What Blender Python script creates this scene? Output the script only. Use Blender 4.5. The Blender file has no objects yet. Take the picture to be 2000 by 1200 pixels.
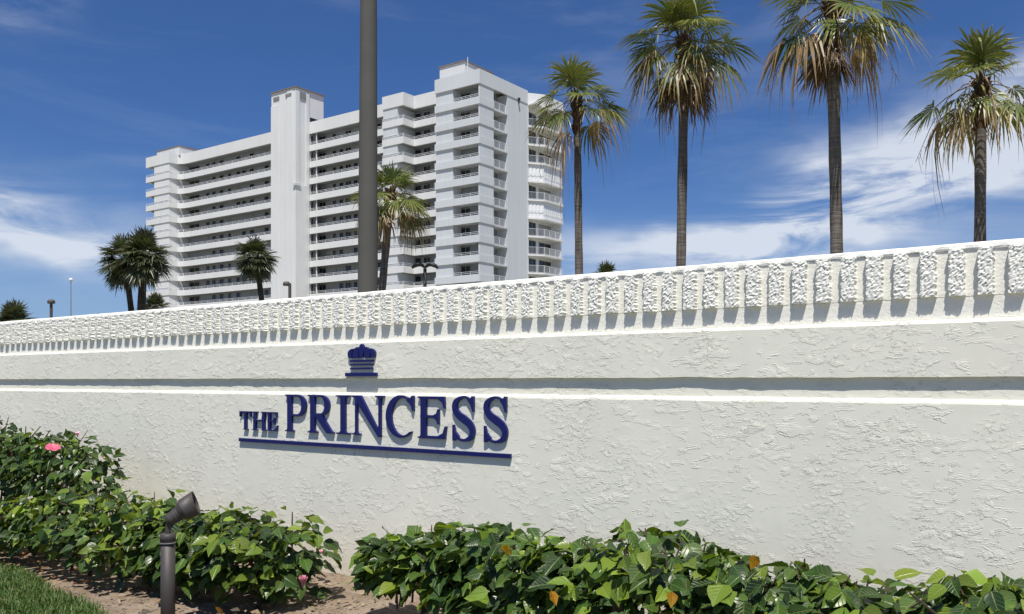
import bpy, bmesh, math, random
import numpy as np
from mathutils import Vector, Matrix

R = math.radians
SC = bpy.context.scene
COL = SC.collection

# ---------------------------------------------------------------- camera, sky, sun
FPX, CX, HY, EYE = 1740.0, 1000.0, 744.0, 1.22       # focal length in photo pixels, centre column, horizon row, eye height
YAW = R(35.88)
FW = (-math.sin(YAW), math.cos(YAW)); RT = (math.cos(YAW), math.sin(YAW))
cam = bpy.data.cameras.new('camera'); cam_o = bpy.data.objects.new('camera', cam); COL.objects.link(cam_o)
cam_o.location = (0, 0, EYE); cam_o.rotation_euler = (R(90), 0, YAW)
cam.lens = 36 * FPX / 2000; cam.sensor_width = 36; cam.shift_y = (HY - 600) / 2000
cam.clip_end = 6000; cam.clip_start = 0.05
SC.camera = cam_o

SUN_EL, SUN_AZ = R(66), R(34)                          # azimuth: to the right of the wall's normal
SD = Vector((math.cos(SUN_EL) * math.sin(SUN_AZ), -math.cos(SUN_EL) * math.cos(SUN_AZ), math.sin(SUN_EL)))
sl = bpy.data.lights.new('sun', 'SUN'); sun = bpy.data.objects.new('sun', sl); COL.objects.link(sun)
sl.energy = 5.0; sl.angle = R(0.53); sl.color = (1.0, 0.955, 0.875)
sun.rotation_euler = SD.to_track_quat('Z', 'Y').to_euler()

SC.view_settings.view_transform = 'Standard'; SC.view_settings.look = 'None'
SC.view_settings.exposure = 0.24; SC.view_settings.gamma = 1.0; SC.view_settings.use_curve_mapping = False

W = bpy.data.worlds.new('World'); SC.world = W; W.use_nodes = True


class G:
    """small node-graph helper"""
    def __init__(s, tree): s.t = tree; s.n = tree.nodes; s.l = tree.links
    def new(s, typ, **kw):
        n = s.n.new(typ)
        for k, v in kw.items(): setattr(n, k, v)
        return n
    def put(s, sock, v):
        if v is None: return
        if hasattr(v, 'is_output'): s.l.new(v, sock)
        else:
            try: sock.default_value = v
            except Exception: sock.default_value = tuple(v)
    def m(s, op, a, b=None, c=None, clamp=False):
        n = s.new('ShaderNodeMath', operation=op, use_clamp=clamp)
        s.put(n.inputs[0], a); s.put(n.inputs[1], b); s.put(n.inputs[2], c)
        return n.outputs[0]
    def vm(s, op, a, b=None):
        n = s.new('ShaderNodeVectorMath', operation=op); s.put(n.inputs[0], a); s.put(n.inputs[1], b)
        return n.outputs[0] if op not in ('DOT_PRODUCT', 'LENGTH') else n.outputs['Value']
    def mix(s, f, a, b, blend='MIX'):
        n = s.new('ShaderNodeMix', data_type='RGBA', blend_type=blend)
        s.put(n.inputs[0], f); s.put(n.inputs[6], c4(a)); s.put(n.inputs[7], c4(b))
        return n.outputs[2]
    def ss(s, x, lo, hi, a=0.0, b=1.0):
        n = s.new('ShaderNodeMapRange', interpolation_type='SMOOTHSTEP')
        s.put(n.inputs[0], x); s.put(n.inputs[1], lo); s.put(n.inputs[2], hi); s.put(n.inputs[3], a); s.put(n.inputs[4], b)
        return n.outputs[0]
    def noise(s, vec, scale, detail=3.0, rough=0.5, dist=0.0):
        n = s.new('ShaderNodeTexNoise'); s.put(n.inputs['Vector'], vec)
        n.inputs['Scale'].default_value = scale; n.inputs['Detail'].default_value = detail
        n.inputs['Roughness'].default_value = rough; n.inputs['Distortion'].default_value = dist
        return n.outputs['Fac']
    def map(s, vec, loc=(0, 0, 0), rot=(0, 0, 0), scale=(1, 1, 1)):
        n = s.new('ShaderNodeMapping'); s.put(n.inputs[0], vec)
        n.inputs[1].default_value = loc; n.inputs[2].default_value = rot; n.inputs[3].default_value = scale
        return n.outputs[0]
    def bump(s, h, strength=1.0, dist=0.01, normal=None):
        n = s.new('ShaderNodeBump'); s.put(n.inputs['Height'], h)
        n.inputs['Strength'].default_value = strength; n.inputs['Distance'].default_value = dist
        if normal is not None: s.put(n.inputs['Normal'], normal)
        return n.outputs[0]


def c4(c):
    if hasattr(c, 'is_output'): return c
    if isinstance(c, (int, float)): return (c, c, c, 1)
    return tuple(c) if len(c) == 4 else (*c, 1)


def build_world():
    g = G(W.node_tree); g.n.clear()
    sky = g.new('ShaderNodeTexSky', sky_type='NISHITA'); sky.sun_disc = False
    sky.sun_elevation = SUN_EL; sky.sun_rotation = math.atan2(SD.x, SD.y)
    sky.altitude = 0; sky.air_density = 1.0; sky.dust_density = 0.35; sky.ozone_density = 3.0
    d = g.new('ShaderNodeTexCoord').outputs['Generated']
    sep = g.new('ShaderNodeSeparateXYZ'); g.l.new(d, sep.inputs[0])
    az = g.m('ARCTAN2', sep.outputs[0], sep.outputs[1])
    el = g.m('ARCSINE', sep.outputs[2])
    az = g.m('SUBTRACT', az, -YAW)                     # zero straight over the sign wall's far palms
    cmb = g.new('ShaderNodeCombineXYZ'); g.l.new(az, cmb.inputs[0]); g.l.new(el, cmb.inputs[1])
    v = cmb.outputs[0]
    warp = g.noise(g.map(v, scale=(5, 9, 1)), 1.0, 4, 0.55)
    warp2 = g.noise(g.map(v, loc=(4, 2, 7), scale=(5, 9, 1)), 1.0, 4, 0.55)
    azw = g.m('ADD', az, g.m('MULTIPLY', g.m('SUBTRACT', warp, 0.5), 0.16))
    elw = g.m('ADD', el, g.m('MULTIPLY', g.m('SUBTRACT', warp2, 0.5), 0.10))
    def blob(ca, ce, ra, re, tilt, amp):
        ct, st = math.cos(tilt), math.sin(tilt)
        da = g.m('SUBTRACT', azw, ca); de = g.m('SUBTRACT', elw, ce)
        p = g.m('DIVIDE', g.m('ADD', g.m('MULTIPLY', da, ct), g.m('MULTIPLY', de, st)), ra)
        q = g.m('DIVIDE', g.m('SUBTRACT', g.m('MULTIPLY', de, ct), g.m('MULTIPLY', da, st)), re)
        r2 = g.m('ADD', g.m('MULTIPLY', p, p), g.m('MULTIPLY', q, q))
        return g.m('MULTIPLY', g.m('POWER', 2.718, g.m('MULTIPLY', r2, -1.0)), amp)
    blobs = [(0.43, 0.212, 0.20, 0.040, 0.36, 1.5), (0.55, 0.265, 0.18, 0.045, 0.35, 1.3), (0.21, 0.148, 0.15, 0.026, 0.10, 1.35),
             (0.40, 0.15, 0.10, 0.018, 0.05, 0.5), (-0.51, 0.150, 0.10, 0.036, -0.08, 1.4), (-0.47, 0.125, 0.13, 0.016, -0.1, 0.6),
             (-0.30, 0.235, 0.10, 0.010, 0.1, 0.22), (-0.52, 0.34, 0.06, 0.018, 0.5, 0.28), (0.36, 0.37, 0.12, 0.014, 0.2, 0.12),
             (-0.75, 0.17, 0.16, 0.035, 0.1, 0.8), (0.85, 0.22, 0.2, 0.05, 0.1, 0.8), (1.6, 0.2, 0.4, 0.05, 0.05, 0.7),
             (-1.6, 0.22, 0.4, 0.06, -0.1, 0.7), (2.6, 0.2, 0.4, 0.05, 0.1, 0.7), (-2.5, 0.18, 0.4, 0.05, 0, 0.7)]
    tot = None
    for b in blobs:
        o = blob(*b); tot = o if tot is None else g.m('ADD', tot, o)
    streak = g.noise(g.map(v, rot=(0, 0, -0.28), scale=(5, 22, 1)), 1.0, 7, 0.62, 0.6)
    wisp = g.m('MULTIPLY', tot, g.ss(streak, 0.30, 0.66))
    veil = g.m('MULTIPLY', g.ss(g.noise(g.map(v, rot=(0, 0, -0.3), scale=(2.2, 11, 1)), 1.0, 6, 0.6, 0.5), 0.48, 0.80), 0.16)
    f = g.m('ADD', wisp, veil, clamp=True)
    low = g.ss(el, 0.0, 0.23, 0.66, 0)
    f = g.m('MULTIPLY', f, 0.88)
    skyc = g.mix(1.0, sky.outputs[0], (0.42, 0.64, 1.00, 1), 'MULTIPLY')
    skyc = g.mix(low, skyc, (3.9, 5.5, 8.2, 1))
    col = g.mix(f, skyc, (8.2, 8.8, 9.8, 1))
    bg = g.new('ShaderNodeBackground'); g.l.new(col, bg.inputs[0]); bg.inputs[1].default_value = 0.075
    out = g.new('ShaderNodeOutputWorld'); g.l.new(bg.outputs[0], out.inputs[0])
build_world()


# ---------------------------------------------------------------- helpers
def P(x, y, Y):
    """world point seen at photo pixel (x, y) on the vertical plane at world Y"""
    u = (x - CX) / FPX; v = (HY - y) / FPX
    t = Y / (FW[1] + u * RT[1])
    return Vector((t * (FW[0] + u * RT[0]), Y, EYE + v * t))


def PD(x, y, t):
    """world point at pixel, at depth t along the view axis"""
    u = (x - CX) / FPX; v = (HY - y) / FPX
    return Vector((t * (FW[0] + u * RT[0]), t * (FW[1] + u * RT[1]), EYE + v * t))


def tag(o, label=None, cat=None, group=None, kind=None):
    if label: o['label'] = label
    if cat: o['category'] = cat
    if group: o['group'] = group
    if kind: o['kind'] = kind
    return o


def empty(name, loc=(0, 0, 0), rz=0.0):
    o = bpy.data.objects.new(name, None); COL.objects.link(o)
    o.location = loc; o.rotation_euler = (0, 0, rz); o.empty_display_size = 0.2
    return o


def link(name, me, parent=None, loc=None, rot=None, scale=None):
    o = bpy.data.objects.new(name, me); COL.objects.link(o)
    if parent is not None: o.parent = parent
    if loc is not None: o.location = loc
    if rot is not None: o.rotation_euler = rot
    if scale is not None: o.scale = scale
    return o


class MB:
    """collects vertices and faces"""
    def __init__(s): s.v = []; s.f = []; s.mi = []; s.c = None; s.org = Vector((0, 0, 0))
    def add(s, vs, fs, mi=0):
        b = len(s.v); s.v += [tuple(p) for p in vs]
        s.f += [tuple(b + i for i in f) for f in fs]; s.mi += [mi] * len(fs)
        return b
    def box(s, a, b, mi=0):
        x0, y0, z0 = a; x1, y1, z1 = b
        s.add([(x0, y0, z0), (x1, y0, z0), (x1, y1, z0), (x0, y1, z0), (x0, y0, z1), (x1, y0, z1), (x1, y1, z1), (x0, y1, z1)],
              [(0, 3, 2, 1), (4, 5, 6, 7), (0, 1, 5, 4), (1, 2, 6, 5), (2, 3, 7, 6), (3, 0, 4, 7)], mi)
    def tube(s, pts, rad, n=8, mi=0, cap=True):
        pts = [Vector(p) for p in pts]; k = len(pts)
        rad = [rad] * k if isinstance(rad, (int, float)) else rad
        vs = []; prev = None
        for i, p in enumerate(pts):
            t = (pts[min(i + 1, k - 1)] - pts[max(i - 1, 0)]).normalized()
            if prev is None: a = t.orthogonal().normalized()
            else: a = (prev - t * prev.dot(t)).normalized()
            prev = a; b = t.cross(a)
            for j in range(n):
                an = 2 * math.pi * j / n
                vs.append(p + (a * math.cos(an) + b * math.sin(an)) * rad[i])
        fs = []
        for i in range(k - 1):
            for j in range(n):
                fs.append((i * n + j, i * n + (j + 1) % n, (i + 1) * n + (j + 1) % n, (i + 1) * n + j))
        if cap: fs += [tuple(range(n))[::-1], tuple((k - 1) * n + j for j in range(n))]
        s.add(vs, fs, mi)
    def path_wall(s, pts, z0, z1, th, mi=0):
        """upright wall along an open plan path, thickness to the left of travel"""
        n = len(pts); pts = [Vector(p) for p in pts]; inn = []
        for i in range(n):
            d0 = (pts[i] - pts[i - 1]).normalized() if i > 0 else None
            d1 = (pts[i + 1] - pts[i]).normalized() if i < n - 1 else None
            n0 = Vector((-d0.y, d0.x)) if d0 else None; n1 = Vector((-d1.y, d1.x)) if d1 else None
            if n0 is None: o = n1 * th
            elif n1 is None: o = n0 * th
            else:
                mm = (n0 + n1); o = mm * (th / max(0.3, mm.dot(n0)))
            inn.append(pts[i] + o)
        vs = []
        for i in range(n):
            vs += [(*pts[i], z0), (*pts[i], z1), (*inn[i], z1), (*inn[i], z0)]
        fs = []
        for i in range(n - 1):
            a = i * 4; b = a + 4
            for j in range(4): fs.append((a + j, b + j, b + (j + 1) % 4, a + (j + 1) % 4))
        fs += [(0, 1, 2, 3), ((n - 1) * 4 + 3, (n - 1) * 4 + 2, (n - 1) * 4 + 1, (n - 1) * 4)]
        s.add(vs, fs, mi)
    def mesh(s, name, mats, smooth=False, org=None):
        o = org if org is not None else s.org
        me = bpy.data.meshes.new(name)
        me.from_pydata([(p[0] - o[0], p[1] - o[1], p[2] - o[2]) for p in s.v], [], s.f)
        if not isinstance(mats, (list, tuple)): mats = [mats]
        for m in mats: me.materials.append(m)
        if len(mats) > 1: me.polygons.foreach_set('material_index', s.mi)
        if smooth: me.polygons.foreach_set('use_smooth', [True] * len(s.f))
        me.update()
        return me
    def build(s, name, mats, parent=None, smooth=False, org=None):
        o = org if org is not None else (parent.location if parent is not None else Vector((0, 0, 0)))
        return link(name, s.mesh(name, mats, smooth, o), parent)


def fix_normals(me):
    bm = bmesh.new(); bm.from_mesh(me); bmesh.ops.recalc_face_normals(bm, faces=bm.faces); bm.to_mesh(me); bm.free()


# ---------------------------------------------------------------- materials
def mat(name):
    m = bpy.data.materials.new(name); m.use_nodes = True
    g = G(m.node_tree); b = g.n['Principled BSDF']
    return m, g, b


def simple(name, col, rough=0.6, var=0.12, scale=4.0, bump=0.0, bscale=60.0, metal=0.0, spec=0.5):
    m, g, b = mat(name)
    co = g.new('ShaderNodeTexCoord').outputs['Object']
    n = g.noise(co, scale, 5, 0.6)
    g.put(b.inputs['Base Color'], g.mix(n, [c * (1 - var) for c in col], [min(1, c * (1 + var)) for c in col]))
    b.inputs['Roughness'].default_value = rough; b.inputs['Metallic'].default_value = metal
    b.inputs['Specular IOR Level'].default_value = spec
    if bump > 0: g.put(b.inputs['Normal'], g.bump(g.noise(co, bscale, 4, 0.6), 1.0, bump))
    return m


def stucco():
    m, g, b = mat('skip_trowel_stucco')
    co = g.new('ShaderNodeTexCoord').outputs['Object']
    flat = g.map(co, scale=(1, 0.0, 1))
    mask = g.ss(g.noise(flat, 2.3, 3, 0.55, 0.4), 0.40, 0.60, 0.04, 1.0)
    # crusts of trowelled mud: a crisp broken lower lip, feathered out above where the trowel dragged it
    def crust(loc, rot, sc, scale, thr, dist, drag):
        out = None
        for k, (off, amp, soft) in enumerate(((0.0, 1.0, 0.045), (-1.2 * drag, 0.55, 0.09))):
            v = g.map(flat, loc=(0, 0, off)) if off else flat
            n = g.noise(g.map(v, loc=loc, rot=(0, R(rot), 0), scale=(1, 1, sc)), scale, 5.0, 0.63, dist)
            c = g.m('MULTIPLY', g.ss(n, thr, thr + soft), amp)
            out = c if out is None else g.m('MAXIMUM', out, c)
        return out
    c1 = crust((0, 0, 0), 36, 2.2, 8.5, 0.545, 0.4, 0.008)
    c2 = crust((3, 0, 7), -4, 2.2, 15.0, 0.555, 0.4, 0.006)
    c3 = crust((8, 0, 3), 46, 2.2, 26.0, 0.555, 0.4, 0.004)
    m2 = g.ss(g.noise(g.map(flat, loc=(5, 0, 2)), 2.6, 3, 0.55), 0.44, 0.62)
    m3 = g.ss(g.noise(g.map(flat, loc=(1, 0, 6)), 3.4, 3, 0.55), 0.46, 0.66)
    fine = g.noise(flat, 120.0, 3, 0.6)
    wav = g.noise(flat, 4.5, 2, 0.5)
    h = g.m('ADD', g.m('MULTIPLY', c1, g.m('MULTIPLY', mask, 0.55)), g.m('ADD', g.m('MULTIPLY', c2, g.m('MULTIPLY', m2, 0.75)), g.m('MULTIPLY', c3, g.m('MULTIPLY', m3, 0.65))))
    h = g.m('ADD', h, g.m('ADD', g.m('MULTIPLY', fine, 0.07), g.m('MULTIPLY', wav, 1.2)))
    g.put(b.inputs['Normal'], g.bump(h, 1.0, 0.0026))
    dirt = g.noise(g.map(flat, scale=(1.2, 1, 0.5)), 2.0, 5, 0.65)
    colr = g.mix(g.ss(dirt, 0.35, 0.7), (0.80, 0.785, 0.675, 1), (0.765, 0.75, 0.65, 1))
    sp = g.ss(g.noise(flat, 9.0, 2, 0.5), 0.80, 0.83)
    colr = g.mix(g.m('MULTIPLY', sp, 0.4), colr, (0.35, 0.34, 0.30, 1))
    # soil splashed on the foot of the wall
    sx = g.new('ShaderNodeSeparateXYZ'); g.l.new(co, sx.inputs[0])
    foot = g.m('MULTIPLY', g.ss(g.m('ADD', sx.outputs[2], g.m('MULTIPLY', dirt, 0.2)), 0.12, 0.40, 1, 0), 0.55)
    g.put(b.inputs['Base Color'], g.mix(foot, colr, (0.60, 0.53, 0.44, 1)))
    b.inputs['Roughness'].default_value = 0.72; b.inputs['Specular IOR Level'].default_value = 0.3
    return m


def rough_block():
    m, g, b = mat('split_face_block_paint')
    co = g.new('ShaderNodeTexCoord').outputs['Object']
    oi = g.new('ShaderNodeObjectInfo')
    cmb = g.new('ShaderNodeCombineXYZ'); g.put(cmb.inputs[0], g.m('MULTIPLY', oi.outputs['Random'], 40.0))
    v = g.vm('ADD', co, cmb.outputs[0])
    h = g.m('ADD', g.noise(v, 55.0, 4, 0.65, 0.6), g.m('MULTIPLY', g.noise(v, 150.0, 3, 0.6), 0.4))
    g.put(b.inputs['Normal'], g.bump(h, 1.0, 0.0040))
    pit = g.ss(g.noise(v, 90.0, 3, 0.6), 0.62, 0.75)
    g.put(b.inputs['Base Color'], g.mix(g.m('MULTIPLY', pit, 0.35), (0.82, 0.81, 0.74, 1), (0.58, 0.57, 0.52, 1)))
    b.inputs['Roughness'].default_value = 0.75
    return m


def attr_leaf(name, rough=0.4, trans=0.25, bumpy=False, spec=0.5):
    """foliage that takes its colour from the 'Col' attribute"""
    m, g, b = mat(name)
    a = g.new('ShaderNodeAttribute', attribute_name='Col').outputs['Color']
    oi = g.new('ShaderNodeObjectInfo').outputs['Random']
    hs = g.new('ShaderNodeHueSaturation'); g.put(hs.inputs['Color'], a)
    g.put(hs.inputs['Value'], g.m('ADD', 0.75, g.m('MULTIPLY', oi, 0.5)))
    colr = hs.outputs[0]
    b.inputs['Roughness'].default_value = rough; b.inputs['Specular IOR Level'].default_value = spec
    g.put(b.inputs['Base Color'], colr)
    tr = g.new('ShaderNodeBsdfTranslucent'); g.put(tr.inputs[0], g.mix(1.0, colr, (1.5, 1.5, 0.7, 1), 'MULTIPLY'))
    mx = g.new('ShaderNodeMixShader'); mx.inputs[0].default_value = trans
    g.l.new(b.outputs[0], mx.inputs[1]); g.l.new(tr.outputs[0], mx.inputs[2])
    g.l.new(mx.outputs[0], g.n['Material Output'].inputs[0])
    return m


def shrub_leaf(name, col, trans=0.22):
    """glossy hibiscus leaf: veins from the leaf's own UV"""
    m, g, b = mat(name)
    uv = g.new('ShaderNodeUVMap', uv_map='UV').outputs[0]
    sx = g.new('ShaderNodeSeparateXYZ'); g.l.new(uv, sx.inputs[0])
    ax = g.m('ABSOLUTE', g.m('SUBTRACT', sx.outputs[0], 0.5))
    ph = g.m('FRACT', g.m('ADD', g.m('MULTIPLY', sx.outputs[1], 6.0), g.m('MULTIPLY', ax, -5.0)))
    vein = g.ss(g.m('ABSOLUTE', g.m('SUBTRACT', ph, 0.5)), 0.0, 0.16, 1, 0)
    mid = g.ss(ax, 0.0, 0.045, 1, 0)
    vv = g.m('MAXIMUM', g.m('MULTIPLY', vein, 0.55), mid)
    oi = g.new('ShaderNodeObjectInfo').outputs['Random']
    hs = g.new('ShaderNodeHueSaturation'); g.put(hs.inputs['Color'], c4(col))
    g.put(hs.inputs['Hue'], g.m('ADD', 0.488, g.m('MULTIPLY', oi, 0.024)))
    g.put(hs.inputs['Value'], g.m('ADD', 0.7, g.m('MULTIPLY', g.m('FRACT', g.m('MULTIPLY', oi, 7.3)), 0.7)))
    light = g.mix(0.5, hs.outputs[0], (0.30, 0.42, 0.10, 1))
    colr = g.mix(g.m('MULTIPLY', vv, 0.55), hs.outputs[0], light)
    g.put(b.inputs['Base Color'], colr)
    b.inputs['Roughness'].default_value = 0.34; b.inputs['Specular IOR Level'].default_value = 0.42
    g.put(b.inputs['Normal'], g.bump(g.m('MULTIPLY', vv, -1.0), 0.7, 0.003))
    tr = g.new('ShaderNodeBsdfTranslucent'); g.put(tr.inputs[0], g.mix(1.0, colr, (1.7, 1.6, 0.6, 1), 'MULTIPLY'))
    mx = g.new('ShaderNodeMixShader'); mx.inputs[0].default_value = trans
    g.l.new(b.outputs[0], mx.inputs[1]); g.l.new(tr.outputs[0], mx.inputs[2])
    g.l.new(mx.outputs[0], g.n['Material Output'].inputs[0])
    return m


def palm_bark(name, c0, c1):
    m, g, b = mat(name)
    co = g.new('ShaderNodeTexCoord').outputs['Object']
    rings = g.noise(g.map(co, scale=(1.2, 1.2, 16)), 1.0, 4, 0.6, 0.5)
    streak = g.noise(g.map(co, scale=(14, 14, 0.8)), 1.0, 5, 0.6)
    big = g.noise(g.map(co, scale=(2, 2, 0.7)), 1.0, 4, 0.6)
    f = g.m('ADD', g.m('MULTIPLY', rings, 0.3), g.m('ADD', g.m('MULTIPLY', streak, 0.35), g.m('MULTIPLY', big, 0.4)))
    g.put(b.inputs['Base Color'], g.mix(g.ss(f, 0.38, 0.66), c0, c1))
    g.put(b.inputs['Normal'], g.bump(g.m('ADD', rings, streak), 1.0, 0.03))
    b.inputs['Roughness'].default_value = 0.9; b.inputs['Specular IOR Level'].default_value = 0.15
    return m


def ground_mat(name, c0, c1, c2, scale):
    m, g, b = mat(name)
    co = g.new('ShaderNodeTexCoord').outputs['Object']
    n = g.noise(co, scale, 6, 0.65); n2 = g.noise(co, scale * 12, 4, 0.6)
    c = g.mix(g.ss(n, 0.35, 0.65), c0, c1)
    g.put(b.inputs['Base Color'], g.mix(g.ss(n2, 0.5, 0.75), c, c2))
    g.put(b.inputs['Normal'], g.bump(n2, 1.0, 0.012))
    b.inputs['Roughness'].default_value = 0.95; b.inputs['Specular IOR Level'].default_value = 0.1
    return m


def building_mat(name, col):
    m, g, b = mat(name)
    co = g.new('ShaderNodeTexCoord').outputs['Object']
    drip = g.noise(g.map(co, scale=(1.4, 1.4, 0.12)), 1.0, 5, 0.6)
    big = g.noise(co, 0.15, 4, 0.6)
    f = g.ss(g.m('ADD', g.m('MULTIPLY', drip, 0.6), g.m('MULTIPLY', big, 0.4)), 0.35, 0.7)
    g.put(b.inputs['Base Color'], g.mix(f, [c * 1.03 for c in col], [c * 0.955 for c in col]))
    g.put(b.inputs['Normal'], g.bump(g.noise(co, 6.0, 4, 0.6), 0.5, 0.01))
    b.inputs['Roughness'].default_value = 0.8; b.inputs['Specular IOR Level'].default_value = 0.25
    return m


M = {}
M['stucco'] = stucco()
M['block'] = rough_block()
M['paint'] = simple('smooth_white_block_paint', (0.815, 0.80, 0.72), 0.7, 0.05, 9, 0.0025, 90)
M['cap'] = simple('white_cap_stucco', (0.82, 0.81, 0.74), 0.75, 0.04, 9, 0.006, 40)
M['blue'] = simple('navy_sign_paint', (0.0035, 0.007, 0.10), 0.38, 0.10, 6, 0.0006, 150, 0, 0.45)
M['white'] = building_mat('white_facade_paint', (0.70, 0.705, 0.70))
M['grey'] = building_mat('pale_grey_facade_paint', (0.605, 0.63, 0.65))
M['inner_shade'] = building_mat('corridor_shade_tone', (0.31, 0.325, 0.34))  # recess shade put into the colour of white corridor walls, soffits and slabs
M['dim'] = building_mat('balcony_back_shade_tone', (0.25, 0.265, 0.285))  # shade inside the balconies, darkened into the back walls' tone
M['rail'] = simple('white_railing_paint', (0.76, 0.77, 0.78), 0.5, 0.03)
M['glass'] = simple('dark_window_glass', (0.016, 0.019, 0.022), 0.12, 0.5, 0.8)
M['curtain'] = simple('pale_curtained_glass', (0.25, 0.26, 0.26), 0.3, 0.2, 2.0)
M['frame'] = simple('window_frame_paint', (0.30, 0.31, 0.32), 0.5)
M['rooftile'] = simple('brown_roof_edge', (0.22, 0.17, 0.14), 0.8, 0.3, 2)
M['vent'] = simple('grey_louvre', (0.22, 0.22, 0.21), 0.7)
M['concrete'] = simple('weathered_grey_pole', (0.098, 0.096, 0.088), 0.85, 0.20, 1.6, 0.004, 30, 0, 0.2)
M['bronze'] = simple('dark_bronze_metal', (0.052, 0.045, 0.042), 0.55, 0.2, 12, 0.0008, 200)
M['lampgrey'] = simple('brown_lamp_metal', (0.075, 0.064, 0.056), 0.6, 0.2)
M['darkmetal'] = simple('dark_green_lamp_metal', (0.028, 0.034, 0.030), 0.55, 0.2)
M['galv'] = simple('galvanised_ring', (0.55, 0.55, 0.55), 0.4, 0.2, 20, 0, 60, 0.8)
M['washingtonia'] = palm_bark('fan_palm_bark', (0.055, 0.047, 0.041, 1), (0.19, 0.168, 0.148, 1))
M['sabalbark'] = palm_bark('cabbage_palm_bark', (0.025, 0.022, 0.018, 1), (0.085, 0.075, 0.062, 1))
M['frond'] = attr_leaf('palm_frond', 0.38, 0.18)
M['boot'] = simple('old_leaf_bases', (0.085, 0.055, 0.034), 0.95, 0.4, 30, 0.01, 60, 0, 0.1)
M['seed'] = simple('dry_flower_stalk', (0.30, 0.22, 0.14), 0.9, 0.3, 20)
M['stem'] = simple('hibiscus_stem', (0.085, 0.062, 0.042), 0.9, 0.3, 40, 0.002, 120, 0, 0.2)
M['twigcut'] = simple('cut_wood_end', (0.33, 0.27, 0.20), 0.9, 0.35, 60, 0.003, 120)
M['grass'] = attr_leaf('lawn_blade', 0.5, 0.25)
M['turf'] = ground_mat('lawn_thatch', (0.035, 0.055, 0.016, 1), (0.06, 0.085, 0.025, 1), (0.10, 0.10, 0.045, 1), 3.0)
M['soil'] = ground_mat('sandy_bed_soil', (0.20, 0.15, 0.108, 1), (0.30, 0.235, 0.178, 1), (0.13, 0.098, 0.074, 1), 5.0)
M['land'] = ground_mat('dry_coastal_ground', (0.20, 0.19, 0.11, 1), (0.30, 0.27, 0.20, 1), (0.24, 0.22, 0.16, 1), 0.05)
M['bounce_slab'] = ground_mat('pale_bounce_concrete', (0.24, 0.22, 0.19, 1), (0.28, 0.26, 0.22, 1), (0.20, 0.19, 0.16, 1), 2.0)  # pale tone of the added slab that bounces light to the wall
M['road'] = ground_mat('sun_bleached_asphalt', (0.13, 0.125, 0.12, 1), (0.16, 0.155, 0.145, 1), (0.10, 0.10, 0.10, 1), 2.0)
M['litter'] = attr_leaf('dry_litter', 0.85, 0.1)
M['petal'] = simple('pink_petal', (0.58, 0.09, 0.17), 0.6, 0.45, 25)
M['petalpale'] = simple('pale_pink_petal', (0.80, 0.40, 0.46), 0.55, 0.2, 40)
M['wilted'] = simple('wilted_mauve_petal', (0.36, 0.12, 0.16), 0.6, 0.2, 40)
M['stamen'] = simple('yellow_stamen', (0.75, 0.55, 0.12), 0.7)
LEAFC = [('dark', (0.026, 0.056, 0.010)), ('mid', (0.052, 0.098, 0.016)), ('deep', (0.016, 0.038, 0.010)), ('fresh', (0.125, 0.19, 0.022)), ('lime', (0.19, 0.27, 0.030)), ('gold', (0.55, 0.28, 0.012))]
LM = [shrub_leaf('hibiscus_leaf_' + n, c, 0.30 if n in ('fresh', 'lime', 'gold') else 0.2) for n, c in LEAFC]


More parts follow.
